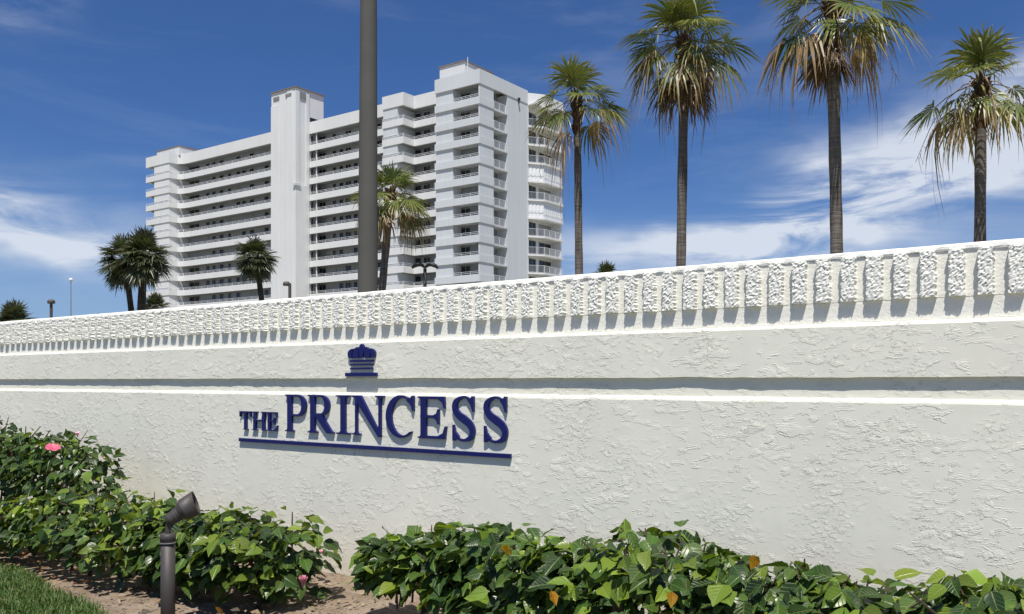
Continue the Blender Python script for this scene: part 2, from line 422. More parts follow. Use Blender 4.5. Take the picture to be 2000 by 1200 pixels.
# ---------------------------------------------------------------- the ground
def ground():
    mb = MB(); s = 3000
    mb.add([(-s, -s, -0.03), (s, -s, -0.03), (s, s, -0.03), (-s, s, -0.03)], [(0, 1, 2, 3)])
    tag(mb.build('ground', M['land']), kind='structure')
    # planting bed of sandy soil along the wall, gently heaped
    rnd = random.Random(5)
    mb = MB(); nx, ny = 300, 40; x0, x1, y0, y1 = -13.5, 4.2, 2.1, 3.84
    from mathutils import noise as mn
    for j in range(ny + 1):
        for i in range(nx + 1):
            x = x0 + (x1 - x0) * i / nx; y = y0 + (y1 - y0) * j / ny
            z = 0.004 + 0.025 * mn.noise((x * 1.3, y * 1.3, 0)) + 0.018 * mn.noise((x * 5, y * 5, 3)) + 0.010 * mn.noise((x * 14, y * 14, 9))
            z += 0.03 * max(0, (y - 3.2)) / 0.6
            mb.v.append((x, y, z))
    mb.f = [(j * (nx + 1) + i, j * (nx + 1) + i + 1, (j + 1) * (nx + 1) + i + 1, (j + 1) * (nx + 1) + i) for j in range(ny) for i in range(nx)]
    mb.mi = [0] * len(mb.f)
    tag(mb.build('planting_bed', M['soil'], smooth=True), kind='structure')
    # lawn in front of the bed
    edge = lambda x: 2.55 + 0.05 * math.sin(x * 2.1) + 0.03 * math.sin(x * 5.3) - 0.16 * (x + 5.2) * 0.9
    def E(x): return max(1.3, min(2.8, edge(x)))
    mb = MB(); n = 120
    for i in range(n + 1):
        x = -13.5 + 17.7 * i / n
        mb.v += [(x, 0.9, 0.035), (x, E(x) - 0.12, 0.035), (x, E(x), -0.02)]
    for i in range(n):
        a = i * 3; mb.f += [(a, a + 3, a + 4, a + 1), (a + 1, a + 4, a + 5, a + 2)]
    mb.mi = [0] * len(mb.f)
    tag(mb.build('lawn', M['turf']), kind='structure')
    mb = MB(); mb.box((-40, -1.2, -0.25), (20, 0.88, 0.045)); tag(mb.build('bounce_pavement', M['bounce_slab']), kind='structure')  # unseen slab, added to throw warm bounce light onto the wall
    mb = MB(); mb.add([(-60, -9, 0.0), (40, -9, 0.0), (40, -1.2, 0.0), (-60, -1.2, 0.0)], [(0, 1, 2, 3)]); tag(mb.build('road', M['road']), kind='structure')
    rg = np.random.default_rng(3)
    N = 42000
    X = rg.uniform(-7.6, -3.4, N); Yv = np.array([E(x) for x in X]) - np.abs(rg.normal(0, 0.42, N)) + rg.uniform(-0.05, 0.03, N)
    L = rg.uniform(0.035, 0.085, N); A = rg.uniform(0, 2 * np.pi, N); B = rg.uniform(0.1, 0.8, N); wd = rg.uniform(0.0018, 0.0035, N)
    dx, dy = np.cos(A), np.sin(A)
    base = np.stack([X, Yv, np.full(N, 0.02)], 1); side = np.stack([-dy, dx, np.zeros(N)], 1) * wd[:, None]
    mid = base + np.stack([dx * L * B * 0.3, dy * L * B * 0.3, L * 0.6], 1)
    tip = base + np.stack([dx * L * B, dy * L * B, L * (1 - 0.35 * B)], 1)
    V = np.stack([base - side, base + side, mid - side * 0.8, mid + side * 0.8, tip], 1).reshape(-1, 3)
    me = bpy.data.meshes.new('grass')
    idx = np.arange(N) * 5
    F = [f for i in idx for f in ((i, i + 1, i + 3, i + 2), (i + 2, i + 3, i + 4))]
    me.from_pydata(V.tolist(), [], F); me.materials.append(M['grass'])
    cs = np.array([(0.055, 0.11, 0.022), (0.085, 0.15, 0.030), (0.14, 0.19, 0.05), (0.20, 0.18, 0.07)])
    ci = rg.choice(4, N, p=[0.42, 0.36, 0.15, 0.07])
    cc = np.concatenate([cs[ci] * rg.uniform(0.7, 1.2, (N, 1)), np.ones((N, 1))], 1)
    ca = me.color_attributes.new('Col', 'FLOAT_COLOR', 'POINT'); ca.data.foreach_set('color', np.repeat(cc, 5, 0).ravel())
    tag(link('grass', me), 'short green lawn grass at the edge of the planting bed', 'grass', kind='stuff')
    # dry leaves and chips on the soil
    mb = MB(); cols = []
    for _ in range(7000):
        x = rnd.uniform(-9, 1.2); y = rnd.uniform(2.45, 3.76); s = rnd.uniform(0.004, 0.016)
        big = rnd.random() < 0.05
        if big: s = rnd.uniform(0.018, 0.038)
        a = rnd.uniform(0, 6.28); z = 0.03 + 0.02 * rnd.random()
        p = Vector((x, y, z)); ux = Vector((math.cos(a), math.sin(a), rnd.uniform(-.3, .3))); uy = Vector((-math.sin(a), math.cos(a), rnd.uniform(-.3, .3)))
        vs = [p + ux * s, p + uy * s * .5 + Vector((0, 0, s * .3)), p - ux * s, p - uy * s * .5]
        mb.add(vs, [(0, 1, 2, 3)])
        orange = -6.3 < x < -5.0 and y < 3.0 and rnd.random() < 0.4
        c = rnd.choice([(0.25, 0.17, 0.10), (0.14, 0.10, 0.07), (0.36, 0.28, 0.19), (0.09, 0.07, 0.05), (0.20, 0.20, 0.08)])
        if orange: c = (0.45, 0.17, 0.06)
        cols += [(*c, 1)] * 4
    me = mb.mesh('leaf_litter', M['litter'])
    ca = me.color_attributes.new('Col', 'FLOAT_COLOR', 'POINT'); ca.data.foreach_set('color', [q for c in cols for q in c])
    tag(link('leaf_litter', me), 'scattered dry leaves and chips on the sandy bed', 'leaf litter', kind='stuff')
ground()


# ---------------------------------------------------------------- the white entrance wall
WX0, WX1, WY = -13.2, 4.0, 3.8
wall = empty('entrance_wall', (0, WY, 0))
tag(wall, 'long white stucco entrance wall topped by a course of ribbed split-face block', 'wall')


def loft(name, prof, mats, jit, step=0.045, seed=0):
    """extrude a (y, z) profile along the wall with hand-made waviness of its edges"""
    from mathutils import noise as mn
    mb = MB(); n = int((WX1 - WX0) / step); k = len(prof)
    for i in range(n + 1):
        x = WX0 + (WX1 - WX0) * i / n
        for j, (y, z, w) in enumerate(prof):
            a = mn.noise((x * 3.1, j * 7.7 + seed, 1)) + 0.8 * mn.noise((x * 11.0, j * 7.7 + seed, 4)) + 0.6 * mn.noise((x * 27.0, j * 3.1 + seed, 8))
            mb.v.append((x, y + w * jit * a * 0.5, z + w * jit * a))
    for i in range(n):
        for j in range(k):
            a = i * k + j; b = i * k + (j + 1) % k
            mb.f.append((a, a + k, b + k, b))
    mb.f += [tuple(range(k)), tuple(n * k + j for j in range(k))[::-1]]
    mb.mi = [0] * len(mb.f)
    me = mb.mesh(name, mats, False, wall.location); fix_normals(me)
    return link(name, me, wall)


YB = WY + 0.30
loft('lower_panel', [(WY, -0.3, 0), (WY, 1.128, .4), (WY + .003, 1.137, 1), (WY + .020, 1.148, 1), (WY + .0205, 1.236, 0), (YB, 1.236, 0), (YB, -0.3, 0)], M['stucco'], 0.0035, seed=1)
loft('upper_panel', [(WY, 1.2345, 1), (WY, 1.444, .4), (WY + .004, 1.453, 1), (WY + .016, 1.459, 1), (WY + .031, 1.462, 0), (YB, 1.462, 0), (YB, 1.2375, 0), (WY + .03, 1.2375, 0)], M['stucco'], 0.0035, seed=2)
loft('shadow_course', [(WY + .0264, 1.4625, 0), (WY + .0264, 1.548, 0), (YB, 1.548, 0), (YB, 1.4625, 0)], M['paint'], 0.0, seed=3)
loft('flute_course', [(WY + .0255, 1.5485, 1), (WY + .0255, 1.727, 0), (YB - .002, 1.727, 0), (YB - .002, 1.5485, 0)], M['paint'], 0.002, seed=4)
loft('cap', [(WY + .0215, 1.7275, .6), (WY + .019, 1.734, .8), (WY + .021, 1.747, 1), (WY + .035, 1.755, .3), (YB + .01, 1.755, 0), (YB + .01, 1.7275, 0)], M['cap'], 0.0045, seed=5)


def ribs():
    meshes = []
    for q in range(14):
        rnd = random.Random(100 + q); mb = MB()
        nx, nz = 8, 26; w, h = 0.0545, 0.180
        w *= rnd.uniform(0.94, 1.04); 
        for j in range(nz + 1):
            wob = rnd.uniform(-0.003, 0.003)
            for i in range(nx + 1):
                e = (i in (0, nx)) or (j in (0, nz))
                x = -w / 2 + w * i / nx + rnd.uniform(-.0014, .0014) + (wob if i in (0, nx) else 0)
                z = h * j / nz + (rnd.uniform(-.0018, .0018) if 0 < j < nz else rnd.uniform(-.0025, 0.0))
                y = -0.0275 + rnd.gauss(0, 0.0017) + (0.001 if e else 0)
                mb.v.append((x, min(y, -0.015), z))
        nn = (nx + 1)
        mb.f = [(j * nn + i, j * nn + i + 1, (j + 1) * nn + i + 1, (j + 1) * nn + i) for j in range(nz) for i in range(nx)]
        # back edge ring, slightly wider at the root
        ring = [i for i in range(nn)] + [j * nn + nx for j in range(1, nz + 1)] + [nz * nn + i for i in range(nx - 1, -1, -1)] + [j * nn for j in range(nz - 1, 0, -1)]
        b0 = len(mb.v)
        for r in ring:
            p = mb.v[r]; mb.v.append((p[0] * 1.06, 0.0015, p[2]))
        k = len(ring)
        mb.f += [(ring[(a + 1) % k], ring[a], b0 + a, b0 + (a + 1) % k) for a in range(k)]
        mb.mi = [0] * len(mb.f)
        meshes.append(mb.mesh('rib', M['block'], False, (0, 0, 0)))
    rnd = random.Random(9)
    x = -0.453 + 0.028; k0 = int((WX1 - 0.05 - x) / 0.1016)
    k = k0
    while True:
        xx = x + 0.1016 * k
        if xx < WX0 + 0.05: break
        link('rib', rnd.choice(meshes), wall, (xx + rnd.uniform(-.0015, .0015), 0.0255 + rnd.uniform(-.001, .001), 1.5505), scale=(rnd.uniform(.95, 1.04), rnd.uniform(.92, 1.08), 1))
        k -= 1
ribs()


# ---------------------------------------------------------------- sign lettering
def poly_prism(mb, pts, y0, y1):
    """pts: outline in (x, z), seen from -Y; front at y0 (nearer the viewer), back at y1"""
    n = len(pts)
    ar = sum(pts[i][0] * pts[(i + 1) % n][1] - pts[(i + 1) % n][0] * pts[i][1] for i in range(n))
    if ar < 0: pts = pts[::-1]
    vs = [(x, y0, z) for x, z in pts] + [(x, y1, z) for x, z in pts]
    fs = [tuple(range(n)), tuple(range(2 * n - 1, n - 1, -1))] + [(i + n, (i + 1) % n + n, (i + 1) % n, i) for i in range(n)]
    mb.add(vs, fs)


def arc(cx, cz, rx, rz, a0, a1, n=18):
    return [(cx + rx * math.cos(R(a0 + (a1 - a0) * i / n)), cz + rz * math.sin(R(a0 + (a1 - a0) * i / n))) for i in range(n + 1)]


def glyph(ch, a, s):
    """outline pieces for a bold roman capital: height 1, width a, stem s"""
    sh, br, th = 0.035, 0.05, 0.065
    def serif(xl, xr, x0, x1, top):
        f = (lambda z: 1 - z) if top else (lambda z: z)
        return [(xl, f(0)), (xr, f(0)), (xr, f(sh)), (x1 + .25 * (xr - x1), f(sh + .008)), (x1, f(sh + br)), (x0, f(sh + br)), (x0 - .25 * (x0 - xl), f(sh + .008)), (xl, f(sh))]
    def stem(x0, x1, z0=0, z1=1): return [(x0, z0), (x1, z0), (x1, z1), (x0, z1)]
    p = []
    if ch == 'I':
        c = a / 2; p = [stem(c - s / 2, c + s / 2), serif(0, a, c - s / 2, c + s / 2, 0), serif(0, a, c - s / 2, c + s / 2, 1)]
    elif ch == 'T':
        c = a / 2; p = [stem(c - s / 2, c + s / 2), serif(c - s, c + s, c - s / 2, c + s / 2, 0), stem(0, a, 1 - th, 1),
                        [(0, 1), (0, .70), (.025, .70), (.07, .85), (.20 * a, 1 - th), (.25 * a, 1)], [(a, 1), (a, .70), (a - .025, .70), (a - .07, .85), (a - .2 * a, 1 - th), (a - .25 * a, 1)]]
    elif ch == 'H':
        m = .11 * a
        for x0 in (m, a - m - s):
            p += [stem(x0, x0 + s), serif(x0 - m, x0 + s + m, x0, x0 + s, 0), serif(x0 - m, x0 + s + m, x0, x0 + s, 1)]
        p.append(stem(m, a - m, .48, .48 + th + .02))
    elif ch == 'E':
        m = .10 * a
        p = [stem(m, m + s), serif(0, m + s + m * .6, m, m + s, 0), serif(0, m + s + m * .6, m, m + s, 1), stem(m, a * .93, 1 - th, 1), stem(m, a * .96, 0, th),
             [(a * .93, 1), (a * .95, .72), (a * .91, .72), (a * .86, .86), (a * .70, 1 - th), (a * .6, 1)],
             [(a * .95, 0), (a, .30), (a * .95, .30), (a * .88, .14), (a * .70, th), (a * .6, 0)],
             stem(m, a * .68, .49, .49 + th), [(a * .70, .34), (a * .74, .34), (a * .74, .70), (a * .70, .70), (a * .66, .60), (a * .55, .49 + th), (a * .55, .49), (a * .66, .44)]]
    elif ch in 'PR':
        m = .10 * a; x1 = m + s; top, bot = 1.0, (.42 if ch == 'P' else .46)
        wr = a if ch == 'P' else a * .84
        cz = (top + bot) / 2; rz = (top - bot) / 2; cx = x1 + (wr - x1) * .40
        p = [stem(m, x1), serif(0, x1 + m, m, x1, 0), [(0, 1), (0, 1 - sh), (m * .7, 1 - sh - .008), (m, 1 - sh - br), (x1, 1 - sh - br), (x1, 1)],
             [(x1 - .02, top)] + arc(cx, cz, wr - cx, rz, 90, -90, 22) + [(x1 - .02, bot), (x1 - .02, bot + .055)] + arc(cx, cz, (wr - cx) - s * 1.02, rz - .055, -90, 90, 22) + [(x1 - .02, top - .055)]]
        if ch == 'R':
            p.append([(x1 + .02, bot + .05), (x1 + .24 * a, bot + .06), (a * .93, .055), (a, .038), (a, 0), (a * .74, 0), (x1 + .02, bot - .02)])
    elif ch == 'N':
        t = s * .42; m = .10 * a
        p = [stem(m, m + t), serif(0, m + t + m, m, m + t, 0), stem(a - m - t, a - m), serif(a - 2 * m - t, a, a - m - t, a - m, 1),
             [(0, 1), (m + t + s * .75, 1), (a - m, .02), (a - m, -.03), (a - m - t * 1.1, -.03), (m + t * .5, .86), (m, .93), (0, 1 - sh)]]
    elif ch == 'C':
        cx = a * .52; out = arc(cx, .5, a * .52, .52, 50, 318, 40)
        inn = arc(cx + s * .36, .5, a * .52 - s * .72, .455, 306, 62, 36)
        p = [out + inn, [(a * .90, 1.01), (a * .97, 1.01), (a * .97, .64), (a * .925, .64), (a * .87, .78), (a * .72, .90), (a * .78, .96), (a * .86, .955)]]
    elif ch == 'S':
        # spine of the S with varying weight
        ctrl = [(.86, .75), (.80, .88), (.62, .985), (.40, .985), (.16, .88), (.13, .72), (.28, .58), (.52, .48), (.76, .36), (.86, .22), (.80, .08), (.58, .005), (.36, .01), (.18, .10), (.10, .26)]
        wts = [.035, .05, .055, .075, .145, .175, .20, .22, .20, .175, .15, .085, .06, .05, .035]
        pts = []; ws = []
        for i in range(len(ctrl) - 1):
            p0 = ctrl[max(i - 1, 0)]; p1 = ctrl[i]; p2 = ctrl[i + 1]; p3 = ctrl[min(i + 2, len(ctrl) - 1)]
            for q in range(5):
                t = q / 5
                f = lambda A, B, C, D: .5 * (2 * B + (C - A) * t + (2 * A - 5 * B + 4 * C - D) * t * t + (3 * B - A - 3 * C + D) * t ** 3)
                pts.append((f(p0[0], p1[0], p2[0], p3[0]) * a, f(p0[1], p1[1], p2[1], p3[1]))); ws.append(wts[i] * (1 - t) + wts[i + 1] * t)
        pts.append((ctrl[-1][0] * a, ctrl[-1][1])); ws.append(wts[-1])
        L, Q = [], []
        k = s / .21
        for i in range(len(pts)):
            q0 = pts[max(i - 1, 0)]; q1 = pts[min(i + 1, len(pts) - 1)]
            dx, dz = q1[0] - q0[0], q1[1] - q0[1]; ll = math.hypot(dx, dz) or 1; nx, nz = -dz / ll, dx / ll
            L.append((pts[i][0] + nx * ws[i] * k * .5, pts[i][1] + nz * ws[i] * k * .5)); Q.append((pts[i][0] - nx * ws[i] * k * .5, pts[i][1] - nz * ws[i] * k * .5))
        p = [L + Q[::-1], [(a * .84, 1.02), (a * .92, 1.02), (a * .92, .66), (a * .87, .66), (a * .80, .80), (a * .66, .93), (a * .72, .985), (a * .80, .97)],
             [(a * .04, -.02), (a * .12, -.02), (a * .20, .02), (a * .30, .05), (a * .30, .09), (a * .15, .20), (a * .09, .35), (a * .04, .35)]]
    return p


def lettering():
    sg = empty('sign_lettering', (-4.2, WY, 0.8))
    tag(sg, 'raised navy blue THE PRINCESS lettering with an underline on the white wall', 'sign lettering')
    yf = WY - 0.0165; yb = WY - 0.001
    z7 = lambda px, py: (440 + px * .3, 640 + py * .3)
    spans = [('T', 105, 178, 'c'), ('H', 184, 277, 'c'), ('E', 281, 350, 'c'), ('P', 402, 537, 'b'), ('R', 548, 716, 'b'), ('I', 732, 822, 'b'), ('N', 836, 1044, 'b'),
             ('C', 1056, 1243, 'b'), ('E', 1264, 1450, 'b'), ('S', 1484, 1640, 'b'), ('S', 1688, 1853, 'b')]
    zt = P(*z7(420, 436), WY).z; zb = P(*z7(440, 677), WY).z
    ztc = P(*z7(140, 545), WY).z; zbc = P(*z7(140, 664), WY).z
    for ch, a, b, kind in spans:
        xa = P(440 + a * .3, 760, WY).x; xb = P(440 + b * .3, 760, WY).x
        z0, z1 = (zbc, ztc) if kind == 'c' else (zb, zt)
        h = z1 - z0; mb = MB()
        for i, pc in enumerate(glyph(ch, (xb - xa) / h, 0.175 if kind == 'b' else 0.19)):
            poly_prism(mb, [(xa + x * h, z0 + z * h) for x, z in pc], yf - i * 0.00025, yb)
        me = mb.mesh('letter', M['blue'], False, sg.location); fix_normals(me)
        link('letter', me, sg)
    pa = P(470, 855.5, WY); pb = P(1000, 888, WY)
    mb = MB(); th = 0.0225
    mb.box((pa.x, yf, pa.z - th), (pb.x, yb, pa.z)); mb.build('underline', M['blue'], sg)
    # crown emblem
    cr = empty('crown_emblem', (P(708, 735, WY).x, WY, P(708, 735, WY).z))
    tag(cr, 'small raised navy blue crown emblem on the wall above the lettering', 'emblem')
    def rz(px, py): q = P(660 + px / 13.33, 660 + py / 13.33, WY); return (q.x, q.z)
    zc = lambda py: P(708, 660 + py / 13.33, WY).z
    for (xa, xb, ya, yb2, nm) in ((235, 1045, 912, 1003, 'base_bar'), (362, 935, 782, 825, 'band'), (362, 935, 680, 720, 'band'), (362, 940, 577, 630, 'band')):
        mb = MB(); mb.box((rz(xa, ya)[0], yf, zc(yb2)), (rz(xb, ya)[0], yb, zc(ya))); mb.build(nm, M['blue'], cr)
    lobes = [[(660, 155), (705, 200), (722, 300), (718, 400), (690, 480), (650, 522), (615, 490), (592, 400), (590, 300), (612, 200)],
             [(572, 240), (580, 300), (572, 400), (582, 480), (596, 528), (450, 528), (428, 450), (430, 380), (455, 310), (510, 250)],
             [(455, 282), (428, 330), (408, 400), (404, 460), (418, 525), (325, 525), (302, 450), (305, 380), (340, 320), (400, 285)]]
    for k in (0, 1, 2):
        for mirror in ((False,) if k == 0 else (False, True)):
            pts = [(1312 - x if mirror else x, y) for x, y in lobes[k]]
            mb = MB(); poly_prism(mb, [(rz(x, y)[0], zc(y)) for x, y in pts], yf - k * .0003, yb)
            me = mb.mesh('lobe', M['blue'], False, cr.location); fix_normals(me); link('lobe', me, cr)
lettering()


# ---------------------------------------------------------------- the tall apartment building
B = empty('apartment_building', (-118.0, 104.1, 0))
tag(B, 'tall white balconied apartment block with a blank stair tower behind the wall', 'building')
FH = 2.857; E0 = EYE; NF = 14


def bpart(name, m, fn, parent=B):
    mb = MB(); fn(mb); me = mb.mesh(name, m, False, B.location)
    return link(name, me, parent)


def rails(mb, path, z, post=1.9, hs=(0.22, 0.44), r=0.030, off=0.09):
    pts = [Vector(p) for p in path]
    for i in range(len(pts) - 1):
        a, b = pts[i], pts[i + 1]; d = (b - a); L = d.length
        if L < 0.3: continue
        d.normalize(); nrm = Vector((-d.y, d.x)); a2 = a + nrm * off; b2 = b + nrm * off
        for h in hs: mb.tube([(*a2, z + h), (*b2, z + h)], r, 4)
        n = max(1, round(L / post))
        for k in range(n + 1):
            q = a2 + (b2 - a2) * (k / n); mb.tube([(*q, z), (*q, z + hs[-1])], r, 4)


def pickets(mb, path, z, h=1.05, gap=0.16, r=0.016, off=0.06):
    pts = [Vector(p) for p in path]
    for i in range(len(pts) - 1):
        a, b = pts[i], pts[i + 1]; d = b - a; L = d.length; d.normalize(); nrm = Vector((-d.y, d.x)); a2 = a + nrm * off; b2 = b + nrm * off
        for hh in (0.08, h): mb.tube([(*a2, z + hh), (*b2, z + hh)], 0.035, 4)
        n = int(L / gap)
        for k in range(n + 1):
            q = a2 + (b2 - a2) * (k / n); rr = 0.04 if k % 9 == 0 else r
            mb.tube([(*q, z + .05), (*q, z + h)], rr, 3 if rr == r else 4, cap=False)


WMESH = {}
def window_mesh(w, h, kind):
    """window facing -Y, origin at lower-left of the opening"""
    k = (round(w, 1), round(h, 1), kind)
    if k not in WMESH:
        mb = MB(); t = 0.07
        mb.box((0, -0.03, 0), (w, 0.03, t), 1); mb.box((0, -0.03, h - t), (w, 0.03, h), 1)
        mb.box((0, -0.03, t), (t, 0.03, h - t), 1); mb.box((w - t, -0.03, t), (w, 0.03, h - t), 1)
        if w > 1.3: mb.box((w / 2 - t / 2, -0.03, t), (w / 2 + t / 2, 0.03, h - t), 1)
        mb.box((t, -0.005, t), (w - t, 0.01, h - t), 0)
        WMESH[k] = mb.mesh('window', [M['curtain'] if kind else M['glass'], M['frame']], False, (0, 0, 0))
    return WMESH[k]


def window(x0, x1, y, z, h, kind, rz=0.0):
    w = round((x1 - x0), 1) if rz == 0 else x1
    o = link('window', window_mesh(w, h, kind), B)
    o.location = (x0 - B.location.x, y - B.location.y, z); o.rotation_euler = (0, 0, rz)


def apartment():
    rnd = random.Random(21)
    YP, YM, YC = 101.6, 104.1, 106.0
    ZR = 44.6 + E0; ZF = 42.6 + E0
    # solid body
    bpart('rear_wall', M['inner_shade'], lambda m: (m.box((-163.8, YC, 0), (-81.3, 121.3, ZR - .4))))
    bpart('roof', M['rooftile'], lambda m: m.box((-163.8, YM + .5, ZR - .39), (-80, 121.2, ZR - .3)))
    # stair tower
    tw = bpart('stair_tower', M['white'], lambda m: (m.box((-124.8, 101.1, 0), (-118.55, 107.4, 49.9 + E0)), m.box((-124.82, 101.0, 0), (-122.9, 101.1, 47.6 + E0)),
               m.box((-120.6, 101.02, 0), (-119.2, 101.1, 49.5 + E0)), m.box((-118.55, 101.05, 0), (-118.40, 101.9, 49.4 + E0)), m.box((-118.55, 103.35, 0), (-118.40, 104.05, 49.4 + E0)),
               m.box((-118.55, 101.9, 0), (-118.40, 103.35, 33.5 + E0))))
    bpart('coping', M['rooftile'], lambda m: m.box((-124.95, 100.9, 49.9 + E0), (-118.3, 107.55, 50.05 + E0)), tw)
    for xa in (-124.2, -121.0): bpart('vent', M['vent'], lambda m: m.box((xa, 100.97, 48.6 + E0), (xa + 1.5, 101.05, 49.1 + E0)), tw)
    bpart('vent', M['vent'], lambda m: m.box((-118.46, 102.0, 48.3 + E0), (-118.39, 103.3, 49.2 + E0)), tw)
    bpart('ledge', M['grey'], lambda m: m.box((-118.9, 100.8, 33.2 + E0), (-118.2, 101.95, 33.6 + E0)), tw)
    bpart('opening', M['glass'], lambda m: m.box((-118.6, 104.3, ZR - .1), (-118.5, 107.1, ZR + .9)), tw)  # solid dark box standing in for the shade of the gap
    # plans of the parapets
    left = [(-164, 110), (-164, YP), (-156.1, YP), (-155.9, YM - .7), (-154.9, YM - .15), (-153.0, YM), (-124.8, YM)]
    right = [(-118.5, YM), (-98.7, YM), (-98.7, YP), (-94.2, YP), (-94.2, YM), (-87.75, YM)]
    block = [(-87.75, YM + .3), (-87.75, YP - .1), (-79.2, YP - .1), (-79.2, 105.0)]
    dz = 0.5
    bpart('top_fascia', M['white'], lambda m: m.path_wall(left, ZF, ZR, .3))
    bpart('top_fascia', M['white'], lambda m: m.path_wall(right, ZF, ZR, .3))
    bpart('top_fascia', M['grey'], lambda m: m.path_wall([(-87.75, 107), (-87.75, YP - .1), (-79.2, YP - .1), (-79.2, 113.7)], ZF + dz - .05, ZR + dz, .3))
    bpart('roof', M['white'], lambda m: (m.box((-87.4, YP + .25, ZF + dz + .5), (-79.5, 113.6, ZF + dz + .7))))
    bpart('soffit', M['inner_shade'], lambda m: (m.box((-163.6, YP + .31, ZF + .02), (-156.5, YC, ZF + .3)), m.box((-156.4, YM + .31, ZF + .02), (-124.8, YC, ZF + .3)), m.box((-118.5, YM + .31, ZF + .02), (-98.9, YC, ZF + .3)),
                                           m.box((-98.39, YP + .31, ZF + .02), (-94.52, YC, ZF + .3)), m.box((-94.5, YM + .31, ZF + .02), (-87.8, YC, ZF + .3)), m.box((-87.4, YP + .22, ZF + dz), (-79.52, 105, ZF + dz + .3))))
    # roof rooms
    bpart('roof_room', M['white'], lambda m: m.box((-163.0, 103.4, ZR - .3), (-155.3, 109, ZR + 1.5)))
    bpart('roof_room_coping', M['rooftile'], lambda m: m.box((-163.1, 103.3, ZR + 1.5), (-155.2, 109.1, ZR + 1.6)))
    bpart('roof_room', M['white'], lambda m: m.box((-88.2, 103.2, ZR), (-83.3, 110, ZR + 2.9)))
    bpart('roof_room_coping', M['rooftile'], lambda m: m.box((-88.35, 103.05, ZR + 2.9), (-83.15, 110.1, ZR + 3.05)))
    bpart('aerial', M['rail'], lambda m: m.tube([(-82.6, 103, ZR), (-82.6, 103, ZR + 3.3)], .05, 5))
    # upright panels between the balconies
    bpart('wall_panel', M['white'], lambda m: m.box((-161.3, YP + .12, 0), (-156.22, YC - .002, ZF + .01)))
    bpart('wall_panel', M['grey'], lambda m: m.box((-98.6, YP + .12, 0), (-95.55, YC - .002, ZF + .01)))
    bpart('wall_panel', M['grey'], lambda m: m.box((-87.65, YP + .1, 0), (-84.36, YC - .002, ZF + dz + .01)))
    bpart('wall_panel', M['grey'], lambda m: m.box((-79.52, YP + .05, 0), (-79.3, 105.0, ZF + dz + .01)))
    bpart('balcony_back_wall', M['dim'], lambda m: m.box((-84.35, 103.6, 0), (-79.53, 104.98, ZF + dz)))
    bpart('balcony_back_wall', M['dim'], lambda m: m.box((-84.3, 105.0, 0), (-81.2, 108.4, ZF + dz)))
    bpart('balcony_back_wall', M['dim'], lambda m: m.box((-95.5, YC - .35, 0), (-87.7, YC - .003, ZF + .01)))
    bpart('side_wall', M['grey'], lambda m: m.box((-81.3, 108.4, 0), (-79.28, 113.7, ZF + dz + .01)))
    bpart('wall_lamp', M['glass'], lambda m: (m.box((-79.2, 111.0, 42.9 + E0), (-78.9, 111.25, 43.3 + E0)), m.box((-79.1, 111.05, 42.4 + E0), (-79.0, 111.2, 42.9 + E0))))
    # seaward wing
    sea = [(-79.25, 113.72), (-77.6, 116.0), (-77.6, 121.4)]
    bpart('seaward_wall', M['white'], lambda m: (m.box((-84, 113.75, 0), (-79.6, 121.3, ZR)), m.box((-79.6, 113.73, 0), (-79.25, 114.0, ZR - .2)), m.box((-79.6, 121.0, 0), (-77.9, 121.3, ZR - .2))))
    bpart('top_fascia', M['white'], lambda m: (m.path_wall(sea, ZF + .2, ZR + .2, .2), m.box((-79.6, 113.8, ZF + .3), (-77.9, 121.2, ZF + .5))))
    SX = [(371, 390), (403, 410), (415, 422), (429, 437), (446, 452), (462, 470), (473, 481), (488, 497), (517, 525)]
    RX = [(624, 637), (650, 657), (663, 671), (675, 686), (691, 699), (711, 720), (737, 746)]
    wins = [('w', P(a, 0, YC).x, P(b, 0, YC).x) for a, b in SX + RX]
    for k in range(NF):
        zb = 39.6 + E0 - FH * k; zt = zb + 1.06
        for nm, path, m in (('l', left, M['white']), ('r', right, M['white'])):
            bpart('balcony_parapet', m, lambda q: q.path_wall(path, zb, zt, .2))
            bpart('railing', M['rail'], lambda q: rails(q, path[1:] if nm == 'l' else path, zt))
        bpart('floor_slab', M['inner_shade'], lambda m: (m.box((-163.7, YP + .21, zb + .08), (-156.4, YC, zb + .3)), m.box((-156.4, YM + .21, zb + .08), (-124.8, YC, zb + .3))))
        bpart('floor_slab', M['inner_shade'], lambda m: (m.box((-118.5, YM + .21, zb + .08), (-98.72, YC, zb + .3)), m.box((-98.5, YP + .21, zb + .08), (-94.42, YC, zb + .3)), m.box((-94.4, YM + .21, zb + .08), (-87.8, YC, zb + .3))))
        zb2 = zb + dz; zt2 = zt + dz
        bpart('balcony_parapet', M['grey'], lambda q: q.path_wall(block, zb2, zt2, .2))
        bpart('railing', M['rail'], lambda q: rails(q, [(-84.3, YP - .1), (-79.3, YP - .1)], zt2, 1.7))
        bpart('floor_slab', M['grey'], lambda m: m.box((-84.36, YP + .11, zb2 + .08), (-79.53, 103.6, zb2 + .3)))
        # side balconies with pickets
        bpart('floor_slab', M['grey'], lambda m: m.box((-81.2, 105.02, zb2 - .1), (-79.25, 108.4, zb2 + .1)))
        bpart('railing', M['rail'], lambda q: pickets(q, [(-79.25, 105.02), (-79.25, 108.38)], zb2 + .1, 1.15))
        # seaward balconies
        def slab(m):
            pts = [(-79.6, 113.9), (-79.2, 113.75), (-77.55, 116.0), (-77.55, 121.4), (-79.6, 121.4)]
            n = 5; m.add([(*p, zb - .12) for p in pts] + [(*p, zb + .12) for p in pts], [tuple(range(n))[::-1], tuple(range(n, 2 * n))] + [(i, (i + 1) % n, (i + 1) % n + n, i + n) for i in range(n)])
        bpart('floor_slab', M['white'], slab)
